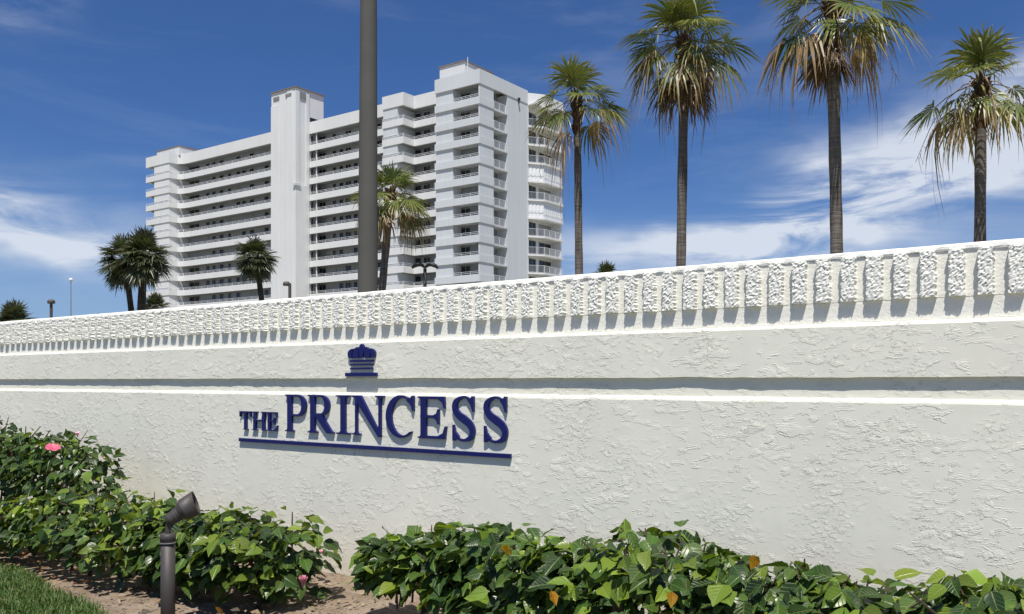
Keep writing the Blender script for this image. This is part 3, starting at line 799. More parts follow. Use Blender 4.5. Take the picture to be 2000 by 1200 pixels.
        bpart('railing', M['rail'], lambda q: pickets(q, sea, zb + .12, 1.15, .17))
        if k in (3, 5):
            def shut(m):
                pts = [Vector(p) for p in sea]
                for i in range(2):
                    a, b = pts[i], pts[i + 1]; d = (b - a); L = d.length; d.normalize(); nr = Vector((-d.y, d.x)); n = int(L / .3)
                    prof = [a + d * (L * j / n) + nr * (.18 + (.07 if j % 2 else 0)) for j in range(n + 1)]
                    m.path_wall([tuple(p) for p in prof], zb + .12, zb + FH - .13, .02)
            bpart('storm_shutter', M['rail'], shut)
        elif k < 12:
            for (ya, w) in ((114.2, 2.2), (117.3, 3.4)):
                window(-79.55, w, ya, zb + .15, 2.3, rnd.random() < .12, R(90))
        if k < 12:
            for (_, xa, xb) in wins:
                if rnd.random() < .12: continue
                wd = xb - xa
                window(xa, xb, YC - .04, zb + .32, 2.45, rnd.random() < .15)
            for (xa, xb) in ((814, 826), (831, 844)):
                window(P(xa, 0, YC).x, P(xb, 0, YC).x, YC - .40, zb + .32, 2.4, rnd.random() < .1)
            window(P(901, 0, 103.6).x, P(919, 0, 103.6).x, 103.55, zb2 + .32, 2.4, k in (3, 5, 10))
            window(-163.5, -161.4, YC - .04, zb + .32, 2.45, 0)
        for (xa, xb) in ((605.5, 612.5), (614.5, 621)):
            if k < 12: window(P(xa, 0, YM + .5).x, P(xb, 0, YM + .5).x, YM + .5, zb + .32, 2.5, 0)
        # thin columns by the stair tower
        bpart('column', M['rail'], lambda m: m.box((-117.05, YM + .22, zb + .3), (-116.9, YM + .36, zb + FH + .08)))
    bpart('ground_floor', M['white'], lambda m: (m.box((-163.9, YP + .3, -.03), (-156.3, YC, 2.3)), m.box((-156.3, YM + .3, -.03), (-79.4, YC, 2.3))))
apartment()


# ---------------------------------------------------------------- pole, lamp posts, far mast
def pole():
    base = PD(717.5, 744, 19.6); base.z = 0
    o = empty('utility_pole', base); tag(o, 'thick grey tapering utility pole rising behind the wall past the frame', 'pole')
    mb = MB()
    pts, rad = [], []
    for i in range(15):
        z = -0.3 + 12.5 * i / 14; pts.append((base.x + 0.004 * z, base.y, z)); rad.append(0.240 - 0.0062 * z)
    mb.tube(pts, rad, 24); mb.build('shaft', M['concrete'], o, smooth=True)
    mb = MB(); z = 12.2
    mb.tube([(base.x + .05, base.y, z), (base.x + .05, base.y, z + .12)], [0.18, 0.12], 24); mb.build('cap', M['concrete'], o)
pole()


def lamp_post(x, ytop, t, kind, label):
    top = PD(x, ytop, t); b = Vector((top.x, top.y, 0)); H = top.z
    o = empty('lamp_post', b); tag(o, label, 'lamp post')
    right = Vector((RT[0], RT[1], 0))
    if kind == 'twin':
        mb = MB(); mb.tube([b, b + Vector((0, 0, H - .25))], [.075, .065], 10); mb.build('post', M['darkmetal'], o, smooth=True)
        for s in (-1, 1):
            mb = MB(); c = b + Vector((0, 0, H - .22)); d = right * s
            mb.tube([c, c + d * .12 + Vector((0, 0, .10)), c + d * .25 + Vector((0, 0, .13)), c + d * .42 + Vector((0, 0, .06)), c + d * .50 + Vector((0, 0, -.02))], [.04, .065, .085, .075, .03], 10)
            mb.build('lamp_head', M['darkmetal'], o, smooth=True)
    else:
        m = M['lampgrey']
        mb = MB(); mb.tube([b, b + Vector((0, 0, H - .02))], [.085, .075], 10); mb.build('post', m, o)
        mb = MB(); c = b + Vector((0, 0, H))
        off = 0 if kind == 'left' else -.16
        c = c + right * off
        n = 12; w = .19 if kind == 'left' else .18
        for zz, ww in ((-.14, .9), (-.10, 1.0), (-.02, 1.0), (.05, .75), (.08, .2)):
            for j in range(n):
                an = 6.2832 * j / n; mb.v.append(tuple(c + Vector((math.cos(an) * w * ww, math.sin(an) * w * ww, zz))))
        mb.f = [(i * n + j, i * n + (j + 1) % n, (i + 1) * n + (j + 1) % n, (i + 1) * n + j) for i in range(4) for j in range(n)] + [tuple(range(n))[::-1], tuple(4 * n + j for j in range(n))]
        mb.mi = [0] * len(mb.f)
        mb.build('lamp_head', m, o)
lamp_post(100, 588, 46, 'left', 'brown lamp post with mushroom head left of the cabbage palms')
lamp_post(566, 553, 44, 'mid', 'small brown lamp post in front of the stair tower')
lamp_post(830, 512, 34, 'twin', 'dark lamp post with two curved heads in front of the balconies')


def mast():
    top = PD(138.5, 548, 110); b = Vector((top.x, top.y, 0)); H = top.z
    o = empty('mast', b); tag(o, 'thin pale mast with a ball on top in the distance at left', 'mast')
    mb = MB(); mb.tube([b, (b.x, b.y, H * .6), (b.x, b.y, H)], [.10, .08, .05], 8); mb.build('pole', M['vent'], o)
    mb = MB(); mb.tube([(b.x, b.y, H - .12), (b.x, b.y, H), (b.x, b.y, H + .16), (b.x, b.y, H + .3)], [.08, .24, .24, .06], 10); mb.build('ball', M['rail'], o, smooth=True)
mast()


# ---------------------------------------------------------------- palms
def frond_mesh(elev, pet, rad, nseg, droop, spread, kind, seed):
    """one fan leaf, growing along +X at the given elevation; kind: green / mixed / dead / sabal"""
    rnd = random.Random(seed); V = []; F = []; C = []
    d = Vector((math.cos(elev), 0, math.sin(elev)))
    sag = {'dead': .5, 'sabal': .28}.get(kind, .38)
    npt = 5; pts = []
    for i in range(npt):
        t = i / (npt - 1); pts.append(d * (pet * t) + Vector((0, 0, -sag * pet * t * t * max(0.15, math.cos(elev)))))
    D = (pts[-1] - pts[-2]).normalized(); S = Vector((0, 1, 0)); N = D.cross(S); N.normalize()
    if N.z < 0 and kind != 'dead': N = -N
    pc = {'dead': (0.20, 0.12, 0.06), 'sabal': (0.10, 0.11, 0.03)}.get(kind, (0.24, 0.21, 0.06))
    w0 = .028 if kind != 'sabal' else .02
    for i, p in enumerate(pts):
        w = w0 * (1 - .5 * i / npt); up = Vector((-D.z, 0, D.x))
        V += [p + S * w, p - S * w, p - up * w * .8]; C += [pc] * 3
    for i in range(npt - 1):
        for j in range(3): F.append((i * 3 + j, i * 3 + (j + 1) % 3, i * 3 + 3 + (j + 1) % 3, i * 3 + 3 + j))
    h = pts[-1]; yel = rnd.random()
    for i in range(nseg):
        q = (i + .5) / nseg * 2 - 1; a = q * spread
        if kind == 'dead': a *= .55
        dr = D * math.cos(a) + S * math.sin(a) + N * (.22 * math.cos(a) - .10 + .30 * abs(q) ** 2 + rnd.uniform(-.05, .05))
        dr.normalize()
        L = rad * (.72 + .28 * math.cos(a * .9)) * rnd.uniform(.78, 1.08)
        if kind in ('mixed', 'tan') and rnd.random() < .10: continue
        T = dr.cross(N).normalized()
        stations = (.05, .34, .58, .80, 1.0) if kind != 'sabal' else (.05, .3, .62, 1.0)
        dth = 2 * spread / nseg * (1.05 if kind != 'dead' else .8)
        sw = rnd.uniform(-.06, .06); dd = droop * rnd.uniform(.6, 1.4)
        if rnd.random() < (.22 if kind in ('mixed', 'tan') else .10): dd *= 2.4
        b0 = len(V)
        for k, r in enumerate(stations):
            g = max(0, r - .30) / .70
            p = h + dr * (L * r * (1 - .18 * dd * g * g)) - Vector((0, 0, 1)) * (dd * L * g ** 1.7) + T * (sw * L * g)
            wd = L * dth * .5 * (r if r < .5 else max(.02, .5 * (1 - (r - .5) / .5) ** .8))
            pl = (.35 if k < 3 else .15) * wd * (1 if i % 2 else -1)
            V += [p + T * wd + N * pl, p - T * wd - N * pl]
            if kind == 'dead':
                c0 = Vector((0.085, 0.055, 0.030)); c1 = Vector((0.22, 0.14, 0.07)); c = c0.lerp(c1, rnd.random() * .8)
            elif kind == 'tan':
                c0 = Vector((0.16, 0.10, 0.05)); c1 = Vector((0.42, 0.29, 0.15)); c = c0.lerp(c1, rnd.random())
            elif kind == 'sabal':
                c0 = Vector((0.032, 0.050, 0.022)); c1 = Vector((0.135, 0.14, 0.07)); c = c0.lerp(c1, min(1, .25 * r + .35 * rnd.random() + .3 * yel * r))
            else:
                c0 = Vector((0.052, 0.100, 0.020)); c1 = Vector((0.17, 0.185, 0.036)); c2 = Vector((0.34, 0.24, 0.10))
                c = c0.lerp(c1, min(1, .55 * yel + .3 * rnd.random()))
                tipb = (.95 if kind == 'mixed' else .55) * max(0, r - .55) / .45 + (.4 if kind == 'mixed' and rnd.random() < .25 else 0)
                c = c.lerp(c2, min(1, tipb * rnd.uniform(.5, 1.2)))
            C += [tuple(c)] * 2
        for k in range(len(stations) - 1):
            F.append((b0 + 2 * k, b0 + 2 * k + 1, b0 + 2 * k + 3, b0 + 2 * k + 2))
        if kind in ('mixed', 'green') and rnd.random() < (.45 if kind == 'mixed' else .16):      # loose fibre hanging from the blade
            p = V[b0 + 6]; ln = rnd.uniform(.15, .45) * rad; w = .006
            q0 = Vector(p); V += [q0 + S * w, q0 - S * w, q0 + Vector((rnd.uniform(-.05, .05), rnd.uniform(-.05, .05), -ln))]
            n = len(V); C += [(0.22, 0.15, 0.08)] * 3; F.append((n - 3, n - 2, n - 1))
    me = bpy.data.meshes.new('frond'); me.from_pydata([tuple(v) for v in V], [], F); me.materials.append(M['frond'])
    ca = me.color_attributes.new('Col', 'FLOAT_COLOR', 'POINT'); ca.data.foreach_set('color', [x for c in C for x in (*c, 1)])
    me.update(); return me


FROND = {}
def frond(kind, el, q, size='w'):
    k = (kind, el, q)
    if k not in FROND:
        e = R(el); sd = (len(kind) * 1009 + int(el) * 31 + q * 7 + 5000) % 9999
        if kind == 'sabal': FROND[k] = frond_mesh(e, .70, .85, 26, .18, R(120), kind, sd)
        elif kind == 'tan': FROND[k] = frond_mesh(e, .85, .95, 22, .75, R(80), kind, sd)
        elif kind == 'dead': FROND[k] = frond_mesh(e, .75, 1.05, 20, .25, R(60), kind, sd)
        else: FROND[k] = frond_mesh(e, .92 * (.40 + .60 * math.cos(e)), .95 + .12 * max(0, math.sin(e)), 32, .26 if kind == 'green' else .48, R(106), kind, sd)
    return FROND[k]


def palm(name, label, cat_group, base_px, top_px, t, r0, r1, size, fronds, kind='w', boots=True, seed=0, stalks=0, tilt=(0, 0), bend=0.0):
    rnd = random.Random(seed)
    b = PD(*base_px, t); c = PD(*top_px, t)
    dirz = (c - b) / max(.01, (c.z - b.z)); g0 = c - dirz * c.z; g0.z = 0
    o = empty(name, g0); tag(o, label, 'palm tree', cat_group)
    n = 22; pts = []; rad = []
    for i in range(n + 1):
        s = i / n; p = g0.lerp(c, s) + Vector((RT[0], RT[1], 0)) * (bend * math.sin(s * math.pi)); p.z = c.z * s - .05 * (1 - s)
        pts.append(p); rad.append((r0 + (r1 - r0) * s) * (1 + .06 * rnd.uniform(-1, 1)) * (1.35 - .35 * min(1, s * 8)))
    mb = MB(); mb.tube(pts, rad, 14); mb.build('trunk', M['sabalbark' if kind == 'sabal' else 'washingtonia'], o, smooth=True)
    if boots:
        mb = MB()
        L = 1.1 * size
        for _ in range(70):
            s = rnd.random() ** 1.4; an = rnd.uniform(0, 6.283); p = c - dirz * (L * s) + Vector((math.cos(an), math.sin(an), 0)) * r1 * .9
            q = p + Vector((math.cos(an) * rnd.uniform(.05, .16), math.sin(an) * rnd.uniform(.05, .16), rnd.uniform(.05, .3))) * size
            mb.tube([p, q], [.05 * size, .018 * size], 4)
        mb.tube([c - dirz * L, c - dirz * (.5 * L), c + dirz * .12], [r1 * 1.05, r1 * 1.35, r1 * .8], 10)
        mb.build('leaf_base_collar', M['boot'], o)
    gold = 2.39996
    i = 0
    for (k, els, cnt) in fronds:
        for j in range(cnt):
            el = els[j % len(els)]; az = i * gold + rnd.uniform(-.5, .5); i += 1
            me = frond(k, el, rnd.randrange(3))
            sc = size * rnd.uniform(.78, 1.14) * (.72 if k == 'dead' else 1)
            loc = c - dirz * (rnd.uniform(0, .12) + (.30 * size * rnd.random() + .25 * size if k == 'dead' else 0)) - g0
            link('frond', me, o, loc, (tilt[0] + rnd.uniform(-.2, .2), tilt[1] + rnd.uniform(-.2, .2), az), (sc, sc * rnd.uniform(.9, 1.1), sc))
    for j in range(stalks):
        an = rnd.uniform(0, 6.283); d = Vector((math.cos(an), math.sin(an), 0)); L = rnd.uniform(1.3, 2.2) * size; mb = MB()
        pts = [c + d * (L * .75 * s) + Vector((0, 0, .35 * s - 1.5 * s * s)) * L * .8 for s in (0, .25, .5, .75, 1.0)]
        mb.tube(pts, [.018, .015, .012, .010, .006], 5)
        for q in range(16):
            s = rnd.uniform(.5, 1); p = pts[2].lerp(pts[4], (s - .5) * 2); e = p + Vector((rnd.uniform(-.12, .12), rnd.uniform(-.12, .12), rnd.uniform(-.45, -.1))) * size
            mb.tube([p, e], [.007, .004], 3)
        mb.build('flower_stalk', M['seed'], o)
    return o


TALL = 'tall fan palms along the wall'
LOW = 'cabbage palms in the distance'
palm('fan_palm', 'shorter fan palm with tan hanging fronds beside the grey utility pole', TALL, (747, 568), (764, 375), 33, .155, .13, .98,
     [('green', (82, 68, 56, 44, 32), 11), ('green', (24, 12, 4), 7), ('mixed', (-5, -20, -34, -46), 11), ('tan', (-50, -64, -75), 5)], seed=11, stalks=2, bend=-.02)
palm('fan_palm', 'fan palm overlapping the right end of the building', TALL, (1131, 536), (1127, 190), 32, .165, .125, 1.22,
     [('green', (84, 68, 52, 38), 7), ('green', (24, 12, 3), 6), ('mixed', (-8, -20, -32), 6), ('tan', (-35, -62), 3)], seed=12, stalks=2)
palm('fan_palm', 'fan palm with a dense dark skirt of dead fronds, second tall one from the building', TALL, (1330, 520), (1337, 78), 26, .150, .135, 1.15,
     [('green', (82, 68, 54, 40), 11), ('green', (28, 16, 4), 9), ('mixed', (-6, -16, -28, -40), 8), ('tan', (-20, -45, -60), 5), ('dead', (-52, -66, -76, -82), 22)], seed=13, stalks=5)
palm('fan_palm', 'fan palm with shaggy brown dead fronds hanging below a cropped crown', TALL, (1632, 494), (1624, 12), 23, .165, .145, 1.2,
     [('green', (82, 66, 50, 36), 9), ('green', (24, 12, 2), 7), ('mixed', (-4, -12, -22), 8), ('tan', (-10, -30, -45), 6), ('dead', (-72, -80, -85), 12)], seed=14, stalks=7, bend=.03)
palm('fan_palm', 'windswept fan palm with few fronds at the right end of the row', TALL, (1914, 472), (1916, 160), 23, .17, .125, 1.12,
     [('green', (87, 80, 68, 52), 7), ('green', (30, 16, 6), 4), ('mixed', (6, -8, -20), 6), ('tan', (-15, -40), 4)], seed=15, stalks=6)
sab = [('sabal', (80, 64, 50, 38), 30), ('sabal', (24, 10, -4), 38), ('sabal', (-18, -34, -50, -66), 38)]
clump = [('sabal', (80, 64, 50, 38), 44), ('sabal', (24, 10, -4), 40)]
palm('cabbage_palm', 'dark round cabbage palm on the thinner left trunk of the pair', LOW, (257, 610), (243, 505), 43, .15, .14, .95, sab, 'sabal', False, 21)
palm('cabbage_palm', 'dark round cabbage palm on the thicker right trunk of the pair', LOW, (276, 608), (281, 497), 42, .20, .18, .98, sab, 'sabal', False, 22)
palm('cabbage_palm', 'single round cabbage palm standing in front of the stair tower', LOW, (511, 586), (500, 500), 50, .15, .15, .92, sab, 'sabal', False, 23)
palm('cabbage_palm', 'low cabbage palm crown just right of the paired trunks', LOW, (305, 612), (303, 600), 47, .17, .16, .62, sab, 'sabal', False, 24)
palm('cabbage_palm', 'low bushy cabbage palm crown at the far left edge above the wall', LOW, (26, 645), (24, 632), 38, .2, .18, .78, clump, 'sabal', False, 25)
palm('cabbage_palm', 'cabbage palm tip just showing above the wall right of the building', LOW, (1183, 560), (1184, 545), 44, .17, .16, .72, sab, 'sabal', False, 26)
palm('cabbage_palm', 'tiny distant palm tip peeping over the wall left of the paired palms', LOW, (192, 640), (192, 628), 90, .17, .16, .65, sab, 'sabal', False, 27)


# ---------------------------------------------------------------- hibiscus hedge
def leaf_mesh_data(q):
    rnd = random.Random(300 + q)
    st = [(0, 0), (.10, .24), (.27, .36), (.46, .36), (.66, .25), (.84, .11), (1.0, 0)]
    cur = rnd.uniform(.25, .6); fold = rnd.uniform(.10, .32); V = []; U = []; F = []
    for i, (t, w) in enumerate(st):
        w *= rnd.uniform(.92, 1.08); y = t * (1 - .12 * cur * t); z = -cur * t * t * .42
        wv = .035 * math.sin(t * 14 + q)
        if w == 0: V += [(0, y, z)]; U += [(.5, t)]
        else:
            V += [(-w, y, z + fold * w + wv), (0, y, z), (w, y, z + fold * w - wv)]; U += [(.5 - w, t), (.5, t), (.5 + w, t)]
    F += [(0, 2, 1), (0, 3, 2)]
    for i in range(4):
        a = 1 + i * 3; F += [(a, a + 1, a + 4, a + 3), (a + 1, a + 2, a + 5, a + 4)]
    F += [(13, 14, 16), (14, 15, 16)]
    V += [(-.012, -.32, -.02), (.012, -.32, -.02)]; U += [(.5, 0), (.5, 0)]; F += [(17, 18, 0)]
    return V, F, U


LDATA = [leaf_mesh_data(q) for q in range(5)]
LMESH = {}
def leaf_mesh(q, ci):
    if (q, ci) not in LMESH:
        V, F, U = LDATA[q]; me = bpy.data.meshes.new('leaf'); me.from_pydata(V, [], F); me.materials.append(LM[ci])
        uv = me.uv_layers.new(name='UV'); li = [0] * len(me.loops); me.loops.foreach_get('vertex_index', li)
        uv.data.foreach_set('uv', [x for i in li for x in U[i]])
        me.polygons.foreach_set('use_smooth', [True] * len(F)); LMESH[(q, ci)] = me
    return LMESH[(q, ci)]


PETAL = {}
def flower_mesh(m, closed):
    key = (m, closed)
    if key in PETAL: return PETAL[key]
    mb = MB()
    for k in range(5):
        a = 6.2832 * k / 5; ca, sa = math.cos(a), math.sin(a); op = .35 if closed else 1.0
        rows = []
        for (r, w, z) in ((.08, .05, 0), (.35, .30, .22), (.70, .50, .36), (.95, .46, .36 + .08 * (k % 2)), (1.05, .22, .30)):
            rr = r * op; zz = z + (r - rr) * .9
            rows.append([(rr * ca - s * w * op * sa, rr * sa + s * w * op * ca, zz + .05 * abs(s) * ((k + 1) % 2) + .02 * k) for s in (-1, 0, 1)])
        b0 = len(mb.v)
        fs = [(3 * i + j, 3 * i + j + 1, 3 * i + 4 + j, 3 * i + 3 + j) for i in range(4) for j in range(2)]
        mb.add([p for r in rows for p in r], fs, 0)
    if not closed:
        mb.tube([(0, 0, 0), (0, .05, .5), (0, .12, .95)], [.05, .035, .05], 6, 1)
    PETAL[key] = mb.mesh('flower', [M[m], M['stamen']], True, (0, 0, 0)); return PETAL[key]


HEDGE = 'hibiscus shrubs planted along the wall'
def shrub(label, xl, xr, top, Yc, depth, nleaf, seed, gold=(), lime=.06, fresh=.16, flowers=(), twigs=8, lsize=.098, bottom=0.06, spikes=0, bare=0.0):
    """xl, xr: photo columns of the ends at plane Yc; top: photo row of the top"""
    rnd = random.Random(seed)
    A = P(xl, top[0], Yc); Bp = P(xr, top[-1], Yc)
    X0, X1 = A.x, Bp.x; wdt = X1 - X0
    base = Vector(((X0 + X1) / 2, Yc, 0)); o = empty('hibiscus_shrub', base); tag(o, label, 'shrub', HEDGE)
    tops = [P(xl + (xr - xl) * i / (len(top) - 1), y, Yc).z for i, y in enumerate(top)]
    def ztop(x):
        s = min(.9999, max(0, (x - X0) / wdt)) * (len(tops) - 1); i = int(s); f = s - i
        return tops[i] * (1 - f) + tops[min(i + 1, len(tops) - 1)] * f
    # lumps that make up the outline
    nb = max(3, int(round(wdt / .17))); lumps = []
    for i in range(nb):
        s = (i + .5) / nb; x = X0 + wdt * s + rnd.uniform(-.03, .03); zt = ztop(x)
        e = .72 if i in (0, nb - 1) else 1.0
        rx = .17 * e; ry = depth * rnd.uniform(.8, 1.05) * e; zlow = bottom + rnd.uniform(0, .05)
        lumps.append((x, Yc + rnd.uniform(-.05, .05), (zt + zlow) / 2, rx, ry, (zt - zlow) / 2 * rnd.uniform(.84, 1.05)))
    leaves = []
    tries = 0
    while len(leaves) < nleaf and tries < nleaf * 12:
        tries += 1
        cx, cy, cz, rx, ry, rz = rnd.choice(lumps)
        d = Vector((rnd.gauss(0, 1), rnd.gauss(0, 1), rnd.gauss(0, 1))).normalized()
        if d.y > .4 and rnd.random() < .6: continue
        if d.z < -.55 and rnd.random() < .6: continue
        rr = rnd.uniform(.60, 1.02) if rnd.random() < .8 else rnd.uniform(.3, .7)
        sq = 1.12
        p = Vector((cx + max(-1, min(1, d.x * sq)) * rx * rr * 1.15, cy + max(-1, min(1, d.y * sq)) * ry * rr, cz + max(-1, min(1, d.z * sq)) * rz * rr))
        if p.y > WY - .05 or p.z < .05: continue
        if any(((p.x - l[0]) / l[3]) ** 2 + ((p.y - l[1]) / l[4]) ** 2 + ((p.z - l[2]) / l[5]) ** 2 < .30 for l in lumps) and rnd.random() < .75: continue
        if bare and p.z > ztop(p.x) - .10 and abs((p.x - X0) / wdt - .72) < .2 and rnd.random() < bare: continue
        leaves.append((p, d, rr))
    for s in range(spikes):          # upright shoots
        x = X0 + wdt * rnd.uniform(.1, .95); y = Yc + rnd.uniform(-.1, .15); z0 = ztop(x) - .15
        hh = rnd.uniform(.10, .2) if seed == 1 else rnd.uniform(.08, .14)
        mb = MB(); mb.tube([(x - .02, y, z0 - .22), (x + .01, y, z0 + hh * .6), (x + .02, y, z0 + hh)], [.006, .005, .003], 5); mb.build('shoot', M['stem'], o)
        for j in range(9): leaves.append((Vector((x, y, z0 + hh * j / 8)), Vector((rnd.gauss(0, 1), rnd.gauss(0, 1), .35)).normalized(), 1.0))
    items = []
    camd = Vector((0, 0, EYE))
    for (p, d, rr) in leaves:
        out = Vector((d.x, d.y, 0)); out = out.normalized() if out.length > .1 else Vector((rnd.uniform(-1, 1), -1, 0)).normalized()
        ax = (out * rnd.uniform(.5, 1) + Vector((rnd.gauss(0, .55), rnd.gauss(0, .45) - .15, rnd.uniform(-1.0, .35)))).normalized()
        up = (Vector((0, 0, 1)) * rnd.uniform(.25, 1.1) + Vector((d.x, d.y - .35, .2)) * .7 + Vector((rnd.gauss(0, .35), rnd.gauss(0, .35), 0)))
        nz = (up - ax * up.dot(ax)).normalized(); xx = ax.cross(nz)
        hi = max(0, min(1, (p.z / max(.2, ztop(p.x)) - .35) / .6))
        r = rnd.random()
        ci = 4 if r < lime * (.4 + hi) else 3 if r < (lime + fresh) * (.5 + hi * .7) else rnd.choice((0, 0, 1, 1, 1, 2))
        L = lsize * rnd.choice((.48, .62, .78, .9, 1.0, 1.0, 1.18)) * (.8 if rr >= 1.0 and d.z > .3 else 1)
        mw = Matrix.Translation(p - base) @ Matrix((xx, ax, nz)).transposed().to_4x4() @ Matrix.Diagonal((L * rnd.uniform(.78, 1.02), L, L, 1))
        toc = (camd - p).normalized()
        score = rr * 1.0 + toc.dot(d) * .8 + d.z * .4
        items.append((score, mw, ci, rnd.randrange(5)))
    for (gx, gy, gyp) in gold:
        p = P(gx, gy, gyp); mw = Matrix.Translation(p - base) @ Matrix.Rotation(rnd.uniform(-.5, .5), 4, 'Y') @ Matrix.Rotation(R(-70 + rnd.uniform(-25, 25)), 4, 'X') @ Matrix.Diagonal((.055, .06, .06, 1))
        items.append((9, mw, 5, rnd.randrange(5)))
    items.sort(key=lambda i: -i[0])
    for sc, mw, ci, q in items[:290]:
        l = link('leaf', leaf_mesh(q, ci), o); l.matrix_local = mw
    rest = items[290:]
    if rest:
        V = []; F = []; UVs = []; mi = []
        for sc, mw, ci, q in rest:
            v, f, u = LDATA[q]; b0 = len(V); V += [tuple(mw @ Vector(p)) for p in v]; F += [tuple(b0 + i for i in ff) for ff in f]; UVs += u; mi += [ci] * len(f)
        me = bpy.data.meshes.new('inner_foliage'); me.from_pydata(V, [], F)
        for m in LM: me.materials.append(m)
        me.polygons.foreach_set('material_index', mi); me.polygons.foreach_set('use_smooth', [True] * len(F))
        uv = me.uv_layers.new(name='UV'); li = [0] * len(me.loops); me.loops.foreach_get('vertex_index', li)
        uv.data.foreach_set('uv', [x for i in li for x in UVs[i]])
        tag(link('inner_foliage', me, o), kind='stuff')
    # woody stems
    for i in range(max(2, int(wdt / .22))):
        x = X0 + wdt * (.15 + .7 * rnd.random()); y = Yc + rnd.uniform(-.08, .12); zt = ztop(x); mb = MB(); r = rnd.uniform(.009, .017)
        p0 = Vector((x, y, -.03)); p1 = p0 + Vector((rnd.uniform(-.05, .05), rnd.uniform(-.05, .05), zt * .4)); p2 = p1 + Vector((rnd.uniform(-.08, .08), rnd.uniform(-.1, .08), zt * .35))
        mb.tube([p0, p1, p2], [r, r * .8, r * .5], 6)
        for j in range(5):
            a = p1.lerp(p2, rnd.random()); e = a + Vector((rnd.uniform(-.2, .2), rnd.uniform(-.25, .2), rnd.uniform(.05, .28) * (zt / .6)))
            e.y = min(e.y, WY - .06); e.z = min(e.z, zt)
            mb.tube([a, a.lerp(e, .5) + Vector((0, 0, .02)), e], [r * .5, r * .38, r * .2], 5)
        mb.build('stem', M['stem'], o)
    for i in range(twigs):           # clipped twig ends on top
        x = X0 + wdt * rnd.uniform(.05, .95); y = Yc + rnd.uniform(-.15, .15); z = ztop(x)
        mb = MB(); e = Vector((rnd.uniform(-.04, .04), rnd.uniform(-.03, .03), rnd.uniform(.02, .06)))
        p = Vector((x, y, z * .93 - .05)); mb.tube([p - Vector((e.x, e.y, .26)), p, p + e * .6, p + e + Vector((0, 0, .01))], [.006, .0045, .004, .003], 5); mb.build('twig', M['stem'], o)
    for (fx, fy, fyp, m, s, closed) in flowers:
        p = P(fx, fy, fyp); l = link('flower', flower_mesh(m, closed), o)
        l.location = p - base; l.rotation_euler = (R(34 if not closed else 20) + rnd.uniform(-.15, .15), rnd.uniform(-.2, .2), math.atan2(-p.x, p.y) + rnd.uniform(-.2, .2)); l.scale = (s, s, s)
    return o


shrub('tallest hibiscus with pink flowers at the left edge of the photo', -140, 185, (846, 846, 808, 826, 846, 842, 880), 3.22, .34, 2000, 1, bottom=.30, fresh=.10, lime=.02, lsize=.085, spikes=3,
      flowers=[(103, 878, 2.86, 'petal', .042, False), (152, 856, 3.1, 'petalpale', .04, True), (2, 1022, 2.80, 'petalpale', .06, True), (203, 899, 3.15, 'petalpale', .02, True)], twigs=3)
shrub('lower hibiscus with bright leaves between the tall one and the spotlight', -40, 345, (1010, 985, 960, 948, 958, 962, 975), 3.02, .36, 1500, 2, fresh=.24, lime=.12, lsize=.092, twigs=5, bottom=.03)
shrub('clipped hibiscus just right of the spotlight post', 330, 572, (985, 1000, 1000, 998, 1000, 995, 1015), 3.14, .38, 1400, 3, fresh=.18, lime=.08, twigs=12, bare=.6, bottom=.02,
      flowers=[(627, 1084, 3.05, 'petalpale', .026, True), (592, 1150, 2.86, 'wilted', .06, True)], gold=[(422, 1186, 2.72)])
shrub('hibiscus at the bare gap, left end of the right hand row', 762, 880, (1040, 1030, 1040, 1032, 1035, 1035), 3.22, .29, 620, 4, fresh=.18, lime=.10, twigs=6, bottom=.18, spikes=3)
shrub('hibiscus with a yellow leaf on top and one hanging inside, below the letters', 880, 1120, (1035, 1025, 1028, 1045, 1052, 1056), 3.22, .36, 1050, 5, gold=[(981, 1066, 2.96), (1076, 1155, 2.80)], fresh=.14, lime=.04, twigs=10, spikes=4)
shrub('hibiscus around the cut grey stump in the right hand row', 1115, 1420, (1055, 1045, 1032, 1032, 1045, 1080), 3.22, .36, 1100, 6, gold=[(1312, 1155, 2.82)], fresh=.24, lime=.10, twigs=6, spikes=4)
shrub('hibiscus with one yellow leaf standing on its top edge', 1405, 1605, (1092, 1082, 1082, 1085, 1100), 3.22, .34, 760, 7, gold=[(1476, 1086, 3.05)], fresh=.14, lime=.04, twigs=5, spikes=4)
shrub('thin low hibiscus between fuller ones near the right edge', 1600, 1785, (1110, 1115, 1128, 1150, 1145), 3.22, .28, 420, 8, fresh=.2, lime=.06, twigs=5, bottom=.14, spikes=4)
shrub('hibiscus in the bottom right corner of the photo', 1770, 2200, (1140, 1120, 1128, 1142, 1148, 1155), 3.20, .34, 1050, 9, fresh=.2, lime=.07, twigs=4, spikes=4)


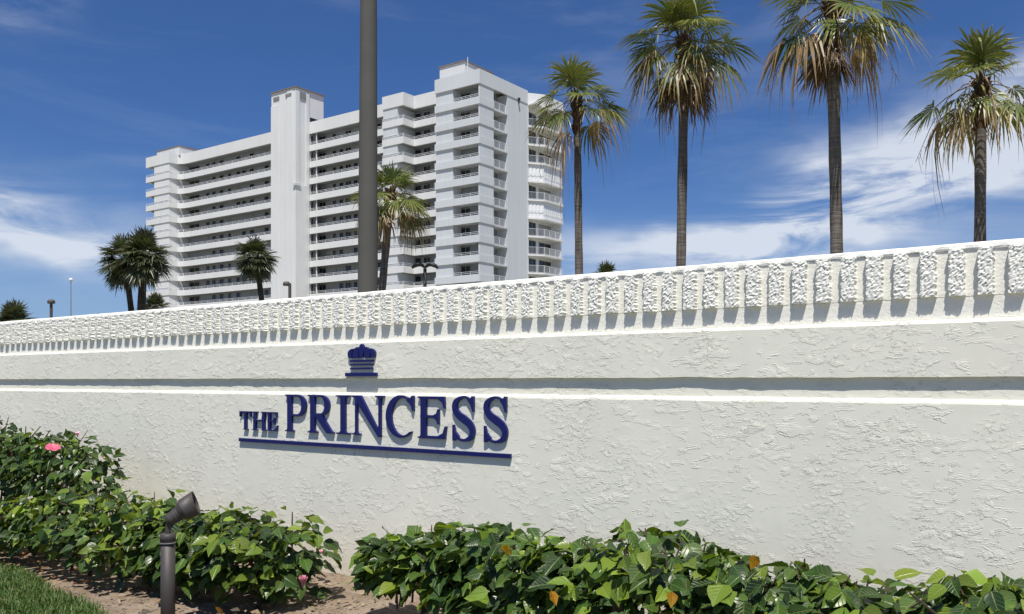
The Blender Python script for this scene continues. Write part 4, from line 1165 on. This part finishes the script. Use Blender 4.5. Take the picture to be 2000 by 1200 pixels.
def stump():
    p = P(1213, 1132, 2.97); b = Vector((p.x, p.y, 0)); H = p.z
    o = empty('stump', b); tag(o, 'cut grey wooden stump standing among the hibiscus leaves', 'stump')
    rnd = random.Random(4); mb = MB(); n = 14; pts = []
    for i, z in enumerate((-.05, H * .3, H * .6, H * .85, H)):
        for j in range(n):
            a = 6.2832 * j / n; r = .030 * (1.1 - .12 * i / 4) * (1 + .14 * math.sin(3 * a + i) + rnd.uniform(-.05, .05)); mb.v.append((b.x + math.cos(a) * r, b.y + math.sin(a) * r, z + (.012 * math.sin(a + 1) if i == 4 else 0)))
    mb.f = [(i * n + j, i * n + (j + 1) % n, (i + 1) * n + (j + 1) % n, (i + 1) * n + j) for i in range(4) for j in range(n)]; mb.mi = [0] * len(mb.f)
    top = list(range(4 * n, 5 * n)); me = mb.build('stem', M['stem'], o, smooth=False)
    m2 = MB(); vs = [mb.v[i] for i in top]; m2.add([(x, y, z + .001) for x, y, z in vs] + [(b.x, b.y, H - .006)], [(i, (i + 1) % n, n) for i in range(n)]); m2.build('cut_face', M['twigcut'], o)
stump()


# ---------------------------------------------------------------- garden spotlight
def spotlight():
    t = 4.42; top = PD(328, 1042, t); b = Vector((top.x, top.y, 0)); H = top.z
    o = empty('garden_spotlight', b); tag(o, 'dark bronze bullet spotlight on a thick post aimed at the lettering', 'spotlight')
    r = .0345
    mb = MB(); mb.tube([(b.x, b.y, -.1), (b.x, b.y, H - .045)], [r, r], 24); mb.build('post', M['bronze'], o, smooth=False)
    mb = MB(); mb.tube([(b.x, b.y, H - .047), (b.x, b.y, H - .043)], [r * 1.16, r * 1.16], 24); mb.build('ring', M['galv'], o)
    mb = MB(); mb.tube([(b.x, b.y, H - .042), (b.x, b.y, H - .002), (b.x, b.y, H)], [r * 1.1, r * 1.08, r * .95], 24); mb.build('post_cap', M['bronze'], o)
    rt = Vector((RT[0], RT[1], 0)); fw = Vector((FW[0], FW[1], 0)); up = Vector((0, 0, 1))
    k0 = Vector((b.x, b.y, H)); k1 = k0 + up * .045 + rt * .004
    mb = MB(); mb.tube([k0, k0 + up * .03, k1 + up * .012], [.014, .013, .013], 12); mb.build('knuckle', M['bronze'], o)
    d = (rt * .80 + up * .54 + fw * .18).normalized(); s = k1 + up * .02 - d * .012
    prof = [(0, .012), (.006, .022), (.02, .0265), (.045, .0275), (.047, .0295), (.054, .0295), (.056, .0275), (.062, .0275), (.064, .0305), (.072, .0305), (.075, .033), (.092, .041), (.098, .043), (.150, .0455)]
    mb = MB(); mb.tube([s + d * a for a, _ in prof], [q * 1.22 for _, q in prof], 28, cap=True); hd = mb.build('lamp_head', M['bronze'], o)
    # hood: a sleeve cut at a slant round the lens
    mb = MB(); n = 28; a1 = d.orthogonal().normalized(); a2 = d.cross(a1); ud = (up - d * up.dot(d)).normalized()
    for ring, rr in ((0, .0468), (1, .0475), (2, .0445), (3, .0440)):
        for j in range(n):
            an = 6.2832 * j / n; q = a1 * math.cos(an) + a2 * math.sin(an); L = .152 + .028 * (1 + q.dot(ud)) * .5
            base = (.10, L, L, .151)[ring]
            mb.v.append(tuple(s + d * base + q * rr * 1.22))
    mb.f = [(i * n + j, i * n + (j + 1) % n, (i + 1) * n + (j + 1) % n, (i + 1) * n + j) for i in range(3) for j in range(n)]; mb.mi = [0] * len(mb.f)
    mb.build('hood', M['bronze'], o, smooth=False)
    for ob in o.children:
        for p in ob.data.polygons: p.use_smooth = len(p.vertices) == 4 and ob.name.split('.')[0] in ('post', 'hood', 'post_cap')
spotlight()
